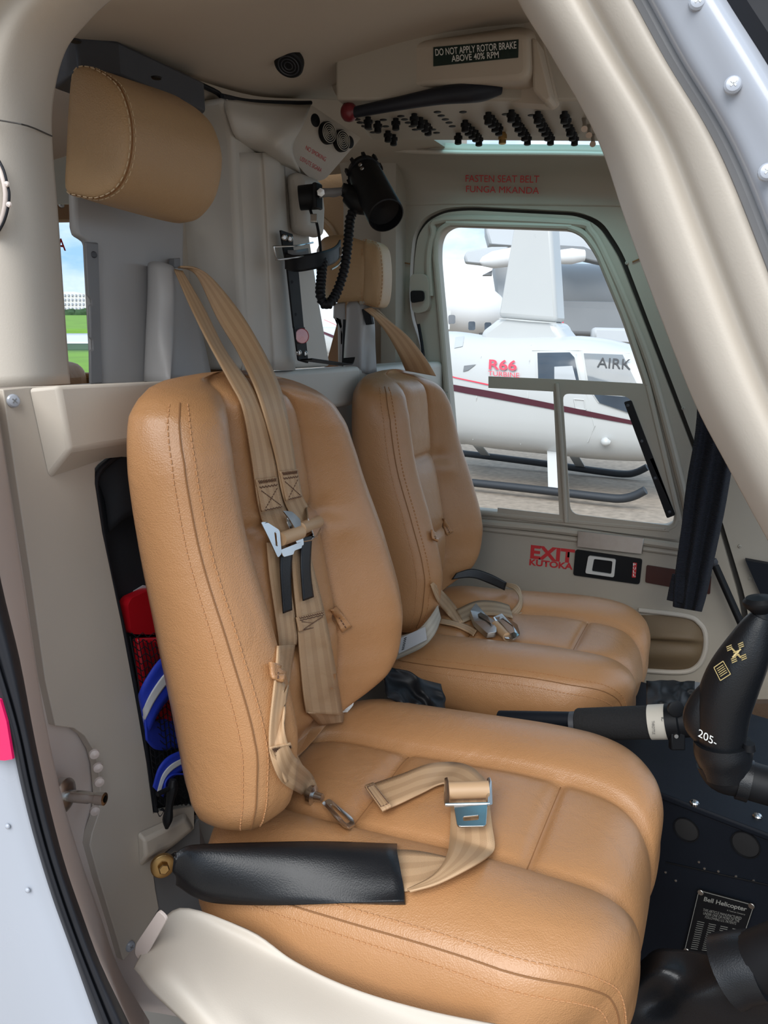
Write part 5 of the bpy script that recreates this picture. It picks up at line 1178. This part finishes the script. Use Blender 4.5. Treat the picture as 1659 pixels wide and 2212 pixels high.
# data plate
qd = [PP(*p, PLF)+nf*.003 for p in ((1511, 1917), (1633, 1950), (1592, 2070), (1478, 2056))]
dpl = MB().prism(qd, nf*.0012).build('data_plate', 'black', ped, smooth=False)
def DP(s, t, k=.0049):            # s across, t down
    return (qd[0].lerp(qd[1], s)).lerp(qd[3].lerp(qd[2], s), t)+nf*(k-.003)
bd_ = MB(); ring = [DP(*p) for p in ((.015, .015), (.985, .015), (.985, .985), (.015, .985), (.015, .015))]
for a_, b_ in zip(ring, ring[1:]): bd_.tube([a_, b_], .0005, n=4)
bd_.build('plate_border', 'platetxt', dpl)
for s, x0, x1, t1, t0, b_ in (('Bell Helicopter', .14, .90, .165, .08, .02), ('A Textron Company', .58, .90, .215, .185, 0), ('THIS ARTICLE MANUFACTURED', .17, .86, .295, .255, 0), ('UNDER ONE OR MORE OF THE', .19, .84, .345, .305, 0), ('FOLLOWING U.S. PATENTS', .24, .80, .395, .355, 0)):
    textq('text_line', s, DP(x0, t1), DP(x1, t1), DP(x0, t0), 'platetxt', dpl, bold=b_)
nm_ = MB()
for c in range(4):
    for r in range(14):
        x = .12+c*.215; t = .47+r*.033; nm_.tube([DP(x, t), DP(x+.13, t)], .00045, n=4)
nm_.build('number_columns', 'platetxt', dpl)
for s, t in ((.05, .04), (.95, .04), (.05, .95)):
    mb = MB(); disc(mb, DP(s, t, .004), nf, .0042, .0015, 14); mb.build('plate_screw', 'steel', dpl)
# instruments beyond the pedestal edge
rows = [[PD(1396+i*15, 1472+j*14+random.uniform(-3, 3), 1.28-j*.03+random.uniform(-.014, .014)) for i in range(8)] for j in range(6)]
o = patch('crumpled_cover', rows, 'black', None, k=4, th=.003); tag(o, 'black wrinkled vinyl cover behind the collective lever', 'cover')
rbx = thing('radio_box', PY(1510, 1500, 1.3), 'small grey switch box with white print behind the cyclic stick', 'box')
MB().prism([PY(u, v, 1.30) for u, v in ((1494, 1486), (1535, 1492), (1530, 1530), (1500, 1524))], (0, .03, .0)).build('box_body', 'midgrey', rbx, bevel=.002)
for k in range(3): MB().prism([PY(1499+k*11, 1493+k*2, 1.298), PY(1506+k*11, 1494+k*2, 1.298), PY(1506+k*11, 1497+k*2, 1.298), PY(1499+k*11, 1496+k*2, 1.298)], (0, .001, 0)).build('print_mark', 'whtxt', rbx, smooth=False)
o = MB().prism([PY(u, v, 1.50) for u, v in ((1580, 1520), (1760, 1520), (1760, 1640), (1600, 1630))], (0, .02, 0)).build('kick_board', 'carpet', smooth=False); tag(o, 'brown floor panel behind the cyclic stick', 'panel')
# collective lever
YC = 1.05
co = thing('collective_lever', PY(1250, 1570, YC), 'black collective lever with foam grip and white throttle ring', 'lever')
MB().tube([PY(1080, 1552, YC+.02), PY(1255, 1556, YC)], .0125, n=18).build('lever_tube', 'navy', co)
MB().lathe(PY(1246, 1565, YC), PY(1404, 1560, YC)-PY(1246, 1565, YC), [(-.008, .0125), (-.008, .0195), (0, .0195)], n=24, cap=False).build('end_collar', 'dgrey', co)
gd = PY(1404, 1560, YC)-PY(1248, 1565, YC); gl_ = gd.length
MB().lathe(PY(1248, 1565, YC), gd, [(0, .012), (0, .0225), (.003, .0238), (gl_, .0236), (gl_, .012)], n=32).build('foam_grip', 'foam', co)
w0 = PY(1404, 1560, YC); wd = gd.normalized(); wl = (PY(1441, 1560, YC)-w0).length
wr_ = MB().lathe(w0, wd, [(0, .020), (0, .0245), (wl, .0247), (wl, .02)], n=32).build('throttle_ring', 'cream', co)
wr_['label'] = 'cream throttle ring with black print'
for s, u0, v0, hgt in (('IDLE', 1433, 1552, 18), ('THROTTLE', 1412, 1560, 26)):
    dpt = (PY(1420, 1560, YC)-EYE).dot(FW)-.0252
    textq('text_line', s, PD(u0-5, v0-3, dpt), PD(u0-3, v0+hgt, dpt), PD(u0+1, v0-3, dpt), 'blktxt', wr_)
w1 = PY(1441, 1560, YC)
MB().lathe(w1, wd, [(0, .012), (0, .0262), (.016, .0262), (.018, .022), (.05, .0205), (.055, .012)], n=30).build('clamp_collar', 'black', co)
MB().lathe(PD(1458, 1530, (w1-EYE).dot(FW)-.024), -FW, [(0, .011), (.005, .011), (.006, .009), (.006, .0001)], n=22, cap=False).build('set_knob', 'black', co)
MB().box(PD(1462, 1600, (w1-EYE).dot(FW)-.02), RT*.010, UP*.012, FW*.006).build('clamp_lug', 'black', co, bevel=.002)
mb = MB(); disc(mb, PD(1460, 1590, (w1-EYE).dot(FW)-.027), -FW, .0032, .002, 12); mb.build('screw', 'steel', co)
# cyclic stick
YS = .85
cy = thing('cyclic_stick', PY(1560, 1660, YS), 'black cyclic control grip at the right edge with worn palm side', 'control stick')
gp = vtube(MB(), [PY(1646, 1330, YS), PY(1632, 1360, YS), (PY(1612, 1410, YS)), PY(1582, 1470, YS), PY(1562, 1530, YS), PY(1558, 1590, YS), PY(1566, 1625, YS)], [.011, .017, .0245, .0285, .0285, .026, .022], n=28).build('grip', 'blackv', cy)
MB().lathe(PY(1644, 1335, YS), PY(1640, 1288, YS)-PY(1644, 1335, YS), [(0, .010), (.006, .008), (.012, .014), (.016, .0165), (.019, .0165), (.023, .013), (.025, .0001)], n=26, cap=False).build('trim_hat', 'black', gp)
mb = MB()
for r in (.006, .010, .014): mb.lathe(PY(1640.5, 1293, YS), PY(1640, 1288, YS)-PY(1644, 1335, YS), [(.001, r+.0008), (.0026, r), (.001, r-.0008)], n=22, cap=False)
vtube(MB(), [PY(1545, 1480, YS), PY(1520, 1520, YS), PY(1510, 1560, YS), PY(1530, 1600, YS)], [.012, .016, .017, .012], n=16).build('palm_rest', 'blackv', gp)
dk = (PY(1590, 1470, YS)-EYE).dot(FW)-.0295
pq = [(1542, 1442), (1562, 1428), (1578, 1456), (1556, 1470)]
lp = MB(); q_ = [PD(u, v, dk+.004) for u, v in pq]
for a_, b_ in zip(q_, q_[1:]+q_[:1]): lp.tube([a_, b_], .0005, n=4)
for k in range(5): lp.tube([q_[0].lerp(q_[3], .2+.14*k).lerp(q_[1].lerp(q_[2], .2+.14*k), .15), q_[0].lerp(q_[3], .2+.14*k).lerp(q_[1].lerp(q_[2], .2+.14*k), .85)], .0004, n=4)
lp.build('label_plate_print', 'gold', gp)
gm = MB()
for cx, cy_ in ((1575, 1398), (1590, 1410), (1600, 1392), (1585, 1424), (1606, 1418)):
    for k in range(3): gm.tube([PD(cx-6+k, cy_+k*4, dk-.004), PD(cx+5+k, cy_-5+k*4, dk-.004)], .0005, n=4)
gm.tube([PD(1580, 1400, dk-.004), PD(1600, 1420, dk-.004)], .001, n=4); gm.tube([PD(1600, 1402, dk-.004), PD(1582, 1420, dk-.004)], .001, n=4)
gm.build('gold_markings', 'gold', gp)
vtube(MB(), [PY(1560, 1600, YS), PY(1562, 1625, YS), (PY(1566, 1650, YS)), PY(1570, 1672, YS)], [.030, .031, .028, .026], n=24).build('lower_boot', 'blackv', cy)
jt = vtube(MB(), [PY(1545, 1640, YS), PY(1562, 1668, YS), PY(1600, 1680, YS), PY(1660, 1698, YS), PY(1760, 1725, YS), PY(1900, 1800, YS), PY(1960, 2050, YS)], [.022, .0225, .0215, .021, .021, .021, .021], n=24).build('stick_tube', 'black', cy)
MB().lathe(PY(1595, 1680, YS), PY(1660, 1700, YS)-PY(1595, 1680, YS), [(0, .0235), (.012, .0235)], n=26).build('clamp_band', 'blackv', cy)
for u, v in ((1600, 1706), (1618, 1612)): vtube(MB(), [PY(u, v-6, YS-.012), PY(u, v+8, YS-.012)], [.006, .007], n=12, sub=2).build('bolt', 'black', cy)
textq('marking', '205-', PD(1507, 1590, dk+.0), PD(1546, 1612, dk-.0), PD(1510, 1574, dk+.0), 'whtxt', cy, bold=.0)
# gaiter and tube at the bottom right
gt = thing('control_gaiter', PY(1480, 2130, .74), 'black vinyl gaiter below the front of the near cushion, at the bottom right', 'gaiter')
rows = [[PY(1385, 2075, .80), PY(1420, 2050, .79), PY(1480, 2052, .78), PY(1545, 2058, .765), PY(1585, 2040, .75)],
 [PY(1372, 2120, .77), PY(1420, 2100, .745), PY(1490, 2105, .75), PY(1555, 2095, .73), PY(1600, 2080, .72)],
 [PY(1362, 2165, .76), PY(1425, 2160, .765), PY(1490, 2150, .725), PY(1565, 2140, .72), PY(1625, 2120, .715)],
 [PY(1350, 2215, .77), PY(1430, 2212, .75), PY(1500, 2205, .735), PY(1580, 2185, .725), PY(1650, 2160, .72)],
 [PY(1340, 2290, .78), PY(1440, 2280, .77), PY(1510, 2270, .76), PY(1600, 2250, .74), PY(1690, 2200, .74)],
 [PY(1360, 2420, .80), PY(1450, 2420, .80), PY(1530, 2420, .79), PY(1620, 2400, .78), PY(1720, 2360, .77)]]
patch('gaiter_skin', rows, 'blackv', gt, k=6, th=.004)
vtube(MB(), [PY(1572, 2098, .735), PY(1600, 2090, .735), PY(1640, 2085, .735)], [.036, .034, .033], n=24).build('gaiter_collar', 'blackv', gt)
vtube(MB(), [PY(1600, 2092, .735), PY(1700, 2050, .73), PY(1800, 2010, .73), PY(2100, 1900, .73)], [.0285, .0275, .027, .026], n=24).build('control_tube', 'black', gt)
# knitted navy scarf hanging inside the front post
sc_ = []
for L_p, R_p in zip([(1540, 560), (1512, 800), (1502, 930), (1482, 1050), (1468, 1180), (1460, 1260), (1458, 1312)], [(1600, 560), (1600, 800), (1592, 930), (1570, 1080), (1545, 1200), (1528, 1280), (1516, 1322)]):
    row = []
    for j in range(9):
        t = j/8; u = L_p[0]+(R_p[0]-L_p[0])*t; v = L_p[1]+(R_p[1]-L_p[1])*t
        row.append(PY(u, v, (1.785 if L_p[1] < 600 else 1.55)+.010*math.sin(j*1.9+L_p[1]*.004)+(.02 if 0 < j < 8 else .03)-.02))
    sc_.append(row)
SCM = mat('navy_knit', (.012, .015, .026), .95, noise=.3, nscale=40, bump=.8, bscale=260)
t_ = SCM.node_tree; wvx = N(t_, 'ShaderNodeTexWave', Scale=130.0, Distortion=2.0); wvx.bands_direction = 'Z'
tcx = N(t_, 'ShaderNodeTexCoord'); bpx = N(t_, 'ShaderNodeBump', Strength=.9, Distance=.002)
t_.links.new(tcx.outputs['Object'], wvx.inputs['Vector']); t_.links.new(wvx.outputs['Fac'], bpx.inputs['Height']); t_.links.new(bpx.outputs['Normal'], t_.nodes['Principled BSDF'].inputs['Normal'])
scf = thing('knitted_strap', PY(1510, 1080, 1.55), 'dark navy knitted strap hanging down inside the slanted front post', 'strap')
patch('knit_length', sc_, SCM, scf, k=4, th=.006)
patch('knit_flap', [[PY(1452, 1240, 1.56), PY(1480, 1246, 1.555)], [PY(1444, 1275, 1.56), PY(1478, 1285, 1.55)], [PY(1440, 1296, 1.56), PY(1474, 1304, 1.55)]], SCM, scf, k=4, th=.005)
# ================================================================ OUTSIDE: apron seen through the windows
sa, sb = PZ(1024, 1043, .10), PZ(1341, 1077, .10)
HE = (sb-sa); HE.z = 0; HE.normalize(); HN = V((-HE.y, HE.x, 0))
if HN.y < 0: HN = -HN
def HP(u, v, off): 
    d = ray(u, v); return EYE+d*((sa-EYE+HN*off).dot(HN)/d.dot(HN))
fo2 = PZ(1180, 1002, .10); TRK = (fo2-sa).dot(HN); MID = TRK/2; HW = .64
hel = thing('helicopter', HP(1200, 990, MID), 'white helicopter with maroon stripe and red lettering parked outside the far window', 'helicopter')
TOP = [(560, 716), (700, 706), (900, 716), (985, 716), (1040, 724), (1110, 728), (1222, 726), (1262, 726), (1311, 732), (1354, 743), (1400, 754), (1440, 772), (1480, 806), (1520, 860), (1540, 915)]
BOT = [(560, 746), (700, 760), (900, 850), (985, 945), (1040, 958), (1110, 968), (1222, 979), (1262, 983), (1311, 988), (1354, 991), (1400, 993), (1440, 992), (1480, 986), (1520, 970), (1540, 945)]
HWS = [.14, .17, .34, .52, .58, .62, .64, .64, .64, .63, .61, .57, .48, .32, .08]
vs = []; fs = []; KK = 36
st_ = []
for (u, v), (u2, v2), hw in zip(TOP, BOT, HWS):
    t_, b_ = HP(u, v, MID), HP(u2, v2, MID); st_.append(V((t_.dot(HE), t_.z, b_.z))); 
SX = cr_line(st_, 5); SW = cr_line([V((h, 0, 0)) for h in HWS], 5)
base0 = HN*((sa+HN*MID).dot(HN))
for s, hw in zip(SX, SW):
    c = (s.y+s.z)/2; hh = (s.y-s.z)/2
    for k in range(KK):
        t = 2*math.pi*k/KK; cx, cz = math.cos(t), math.sin(t); e = .62
        vs.append(HE*s.x+base0+HN*(hw.x*math.copysign(abs(cx)**e, cx))+V((0, 0, c+hh*math.copysign(abs(cz)**(.62 if cz < 0 else .8), cz))))
for i in range(len(SX)-1):
    for k in range(KK): fs.append((i*KK+k, i*KK+(k+1) % KK, (i+1)*KK+(k+1) % KK, (i+1)*KK+k))
fs.append(tuple(range(KK))); fs.append(tuple((len(SX)-1)*KK+k for k in range(KK)))
mb = MB(); mb.v = vs; mb.f = fs; fus = mb.build('fuselage', 'hwhite', hel, ang=180)
HB = bvh(fus)
def HS(u, v, off=.012):
    h = HB.ray_cast(EYE, ray(u, v).normalized())
    return (h[0]-HN*off) if h[0] is not None else HP(u, v, MID-HW-off)
def decal(name, px, m, par, off=.01, n=10):
    # four or five measured corners: top-left, top-right, (bend,) bottom-right, bottom-left
    tl, tr = px[0], px[1]; br_, bl = px[-2], px[-1]; rt_ = [tr]+list(px[2:-2])+[br_]
    def side(L, t):
        t *= len(L)-1; k = min(int(t), len(L)-2); t -= k; return (L[k][0]+(L[k+1][0]-L[k][0])*t, L[k][1]+(L[k+1][1]-L[k][1])*t)
    vs = []
    for i in range(n+1):
        a = side([tl, bl], i/n); b = side(rt_, i/n)
        for k in range(n+1): vs.append(HS(a[0]+(b[0]-a[0])*k/n, a[1]+(b[1]-a[1])*k/n, off))
    mbx = MB(); mbx.add(vs, [(i*(n+1)+k, i*(n+1)+k+1, (i+1)*(n+1)+k+1, (i+1)*(n+1)+k) for i in range(n) for k in range(n)])
    return mbx.build(name, m, par)
def band(name, a, b, m, par, off=.01):
    a2, b2 = [], []
    for i in range(25): 
        t = i/24; f = lambda L, t: (lambda x: (x, lin(L, x)))(L[0][0]+(L[-1][0]-L[0][0])*t)
        a2.append(HS(*f(a, t), off)); b2.append(HS(*f(b, t), off))
    mbx = MB(); mbx.add(a2+b2, [(i, i+1, 26+i, 25+i) for i in range(24)]); return mbx.build(name, m, par, smooth=False)
# mast fairing
fa = [(1036, 716), (1056, 702), (1076, 686), (1203, 697), (1209, 712), (1222, 728), (1222, 760), (1036, 750)]
MB().prism([HP(u, v, MID-.22) for u, v in fa], HN*.44).build('mast_base', 'hwhite', hel, bevel=.10, seg=4)
MB().prism([HP(u, v, MID-.15) for u, v in ((1119, 430), (1186, 430), (1203, 697), (1076, 687))], HN*.30).build('mast_fairing', 'hwhite', hel, bevel=.05, seg=4)
MB().tube([HP(1078, 688, MID-.235), HP(1140, 694, MID-.235), HP(1202, 698, MID-.235)], .006).build('fairing_joint', 'hgrey', hel)
# windows of the cabin
for nm, px in (('cabin_window', [(1162, 762), (1232, 761), (1242, 772), (1253, 828), (1164, 824)]), ('cabin_window', [(1262, 763), (1346, 766), (1377, 830), (1272, 826)]), ('nose_window', [(1284, 852), (1370, 858), (1396, 904), (1296, 870)])):
    cx_, cy_ = sum(p[0] for p in px)/len(px), sum(p[1] for p in px)/len(px)
    decal('window_surround', [(cx_+(u-cx_)*1.09, cy_+(v-cy_)*1.12) for u, v in px], 'hgrey', hel, .008)
    decal(nm, px, 'hglass2' if px[0][0] == 1262 else 'hglass', hel, .016)
decal('seat_back', [(1199, 792), (1238, 790), (1247, 826), (1199, 824)], 'jet', hel, .022)
for s, bl, br_, tl, m, b_ in (('R66', (1058, 798), (1118, 801), (1059, 776), 'pinktxt', .02), ('TURBINE', (1057, 811), (1124, 816), (1057, 801), 'pinktxt', .0), ('AIRK', (1291, 793), (1364, 798), (1293, 772), 'blktxt', .0)):  # AIRK is a reflection in the front window, drawn as dark letters
    o = textq('lettering', s, HS(*bl, .025), HS(*br_, .025), HS(*tl, .025), m, hel, bold=b_, depth=.004)
band('pinstripe', [(700, 690), (978, 813), (1058, 830)], [(700, 691), (978, 815.5), (1058, 833)], 'pinktxt', hel)
band('maroon_stripe', [(690, 712), (900, 795), (980, 831), (1063, 845), (1215, 876), (1394, 914), (1460, 930)], [(690, 717), (900, 806), (981, 845), (1162, 878), (1262, 898), (1394, 922), (1460, 936)], 'maroon', hel)
ln = MB()
for L in ([(1147, 745), (1144, 780), (1140, 860), (1125, 960)], [(1245, 765), (1262, 830), (1285, 920), (1270, 955)], [(1040, 770), (1030, 860), (1022, 950)], [(1150, 757), (1250, 757), (1360, 763)], [(1240, 862), (1262, 864), (1266, 885), (1244, 882), (1240, 862)]):
    for (a, b), (c, d) in zip(L, L[1:]): ln.tube([HS(a, b, .004), HS(c, d, .004)], .006, n=5)
ln.build('panel_lines', 'hgrey', hel)
decal('air_inlet', [(1003, 790), (1029, 787), (1012, 800), (1001, 803)], 'jetd', hel, .008)
decal('rear_quarter_window', [(985, 728), (1004, 726), (1000, 748), (982, 752)], 'jet', hel, .01)
vtube(MB(), [HS(1305, 952, .0), HS(1312, 953, .06), HS(1322, 955, .06)], [.03, .045, .02], n=12).build('nav_light', 'hwhite', hel)
# skids and struts
for off, L in ((0, [(900, 1030), (1024, 1043), (1180, 1060), (1300, 1074), (1341, 1077), (1370, 1071), (1394, 1059)]), (TRK, [(900, 968), (1006, 980), (1180, 1002), (1300, 1019), (1351, 1024), (1375, 1020), (1398, 1009)])):
    vtube(MB(), [HP(u, v, off) for u, v in L], [.042]*7, n=12).build('skid', 'tyre', hel)
for tp, bt, w_ in (((1196, 972, MID-.45), (1199, 1056, 0), .075), ((1022, 952, MID+.2), (1048, 984, TRK-.05), .06), ((1235, 978, MID+.4), (1254, 1010, TRK), .06), ((930, 940, MID-.3), (915, 1032, 0), .06)):
    a, b = HP(*tp), HP(*bt); MB().prism([a-HE*w_, a+HE*w_, b+HE*w_, b-HE*w_], HN*.03).build('skid_strut', 'hwhite', hel, bevel=.01)
# grey transport jet far behind
jt = thing('transport_jet', PD(1280, 720, 42), 'huge grey jet with wing and engine pods behind the helicopter mast', 'aircraft')
def J(u, v, k=42): return PD(u, v, k)
jx = RT
MB().lathe(J(1150, 622, 46), J(1700, 640, 46)-J(1150, 622, 46), [(0, .8), (.6, 1.3), (1.6, 1.5), (16, 1.6)], n=32).build('fuselage', 'jet', jt)
MB().prism([J(1195, 660, 43), J(1700, 690, 43), J(1700, 740, 43), J(1195, 720, 43)], FW*.6).build('landing_gear_bay', 'jetd', jt, bevel=.2)
MB().prism([J(1198, 648, 43.2), J(1700, 660, 43.2), J(1700, 684, 43.2), J(1198, 672, 43.2)], FW*.6).build('lower_band', 'jetd', jt, bevel=.1)
MB().prism([J(1280, 705, 41), J(1700, 715, 41), J(1700, 760, 41), J(1280, 735, 41)], FW*.6).build('gear_fairing', 'jet', jt, bevel=.2)
MB().prism([J(1050, 470), J(1051, 500), J(1058, 527), J(1120, 532), J(1250, 545), J(1440, 575), J(1440, 430), J(1050, 430)], FW*.9).build('wing', 'jet', jt, bevel=.1)
MB().prism([J(1195, 528, 41.6), J(1262, 532, 41.6), J(1330, 560, 41.6), J(1400, 600, 41.6), J(1330, 575, 41.6), J(1195, 545, 41.6)], FW*.5).build('wing_flap', 'jetd', jt, bevel=.08)
for a, b, r in (((1036, 566), (1150, 548), .50), ((1195, 556), (1262, 552), .42)):
    p, q_ = J(*a, 41), J(*b, 41); d = q_-p
    MB().lathe(p, d, [(0, .05), (d.length*.06, r*.5), (d.length*.25, r*.9), (d.length*.6, r), (d.length, r*.72), (d.length*1.01, r*.5)], n=26).build('engine_pod', 'jetw', jt)
MB().prism([J(1003, 551, 41.5), J(1010, 541, 41.5), J(1062, 532, 41.5), (J(1100, 532, 41.5)), J(1060, 572, 41.5), J(1006, 566, 41.5)], FW*.4).build('flap_fairing', 'jet', jt, bevel=.1)
MB().prism([J(1066, 572, 43), J(1110, 566, 43), J(1110, 668, 43), J(1080, 662, 43)], FW*.8).build('engine_pylon', 'jet', jt, bevel=.1)
MB().prism([J(1043, 594, 41.4), J(1063, 584, 41.4), J(1063, 594, 41.4)], FW*.2).build('vane', 'jetd', jt)
# white airliner at the left of the window
al = thing('airliner', PD(1000, 720, 36), 'white airliner fuselage partly hidden behind the parked helicopter', 'aircraft')
p, q_ = PD(1092, 676, 36), PD(820, 640, 36); d = q_-p
MB().lathe(p, d, [(-.2, .05), (0, .35), (.35, .75), (.9, 1.08), (1.6, 1.28), (6.2, 1.34)], n=36).build('fuselage', 'jetw', al)
for u in (1000, 1040): q_ = PD(u, 700, 35.9); MB().box((q_.x, q_.y, q_.z/2), (0, 0, q_.z/2), RT*.08, HN*.08).build('landing_gear', 'jetd', al)
for u in (1330, 1500): q_ = J(u, 720, 43.2); MB().box((q_.x, q_.y, q_.z/2), (0, 0, q_.z/2), RT*.2, HN*.2).build('landing_gear', 'jetd', jt)
for u, v in ((1019, 704), (1054, 706), (976, 690)):
    MB().prism(rrect(PD(u, v, 34.55), RT*.16, UP*.2, .08), -FW*.02).build('cabin_window', 'hglass', al)
MB().prism([PD(u, v, 34.6) for u, v in ((963, 668), (974, 672), (971, 712), (962, 710))], -FW*.02).build('cabin_door', 'hgrey', al)
pz = PD(1215, 675, 20); o = MB().box((pz.x, pz.y, pz.z/2), (0, 0, pz.z/2), RT*.035, FW*.03).build('red_marker_post', 'pinktxt'); tag(o, 'thin red upright post beside the base of the mast fairing', 'post')
# ---- left: lawn, taxiway, shrubs, pale building
def strip(name, rows, m, label, cat, kind=None):
    o = patch(name, [[PD(u, v, k) for u in (-150, 60, 200, 420)] for v, k in rows], m, None, k=2, th=.02)
    if kind: o['kind'] = kind
    else: tag(o, label, cat)
    if kind: o['label'] = label
    return o
strip('lawn', [(830, 12), (790, 14), (770, 17), (757, 20)], 'grass', 'bright green lawn nearest the rear window', None, 'structure')
strip('verge', [(757.5, 20), (750, 22), (742, 24)], 'tree', 'dark dry verge beside the taxiway', None, 'structure')
strip('taxiway', [(742.5, 24), (732, 28), (720, 34)], 'greystrap', 'pale grey taxiway across the grass', None, 'structure')
strip('field', [(720.5, 34), (700, 48), (684, 66), (676, 90)], 'grass', 'green field beyond the taxiway', None, 'structure')
bd = thing('building', PD(158, 684, 95), 'pale multi storey building beyond the grass, seen through the rear window', 'building')
c0 = PD(156, 658, 95)
MB().prism([PD(134, 630, 95), PD(160, 630, 95), PD(188, 636, 95), PD(215, 636, 95), PD(215, 690, 95), PD(134, 690, 95)], FW*8).build('wall', 'bldg', bd, smooth=False)
for r in range(5):
    for c in range(6):
        MB().box(PD(140+c*8, 638+r*9.5, 94.9), RT*.09, UP*.13, FW*.06).build('window', 'bwin', bd, smooth=False)
for k in range(7):
    u = 120+k*18+random.uniform(-3, 3)
    bm = bmesh.new(); bmesh.ops.create_icosphere(bm, subdivisions=3, radius=1)
    c = PD(u, 682-(k == 4)*4, 74); 
    for v_ in bm.verts:
        n_ = v_.co.normalized(); s_ = 1+.22*math.sin(n_.x*9+k)*math.sin(n_.y*8+2*k)+.15*math.sin(n_.z*13+k)
        v_.co = c+V((n_.x*.75*s_, n_.y*.75*s_, n_.z*.55*s_))
    me = bpy.data.meshes.new('shrub'); bm.to_mesh(me); bm.free()
    o = link('shrub', me, 'tree'); tag(o, 'dark green shrub in the hedge below the pale building', 'shrub', 'shrubs in the hedge')
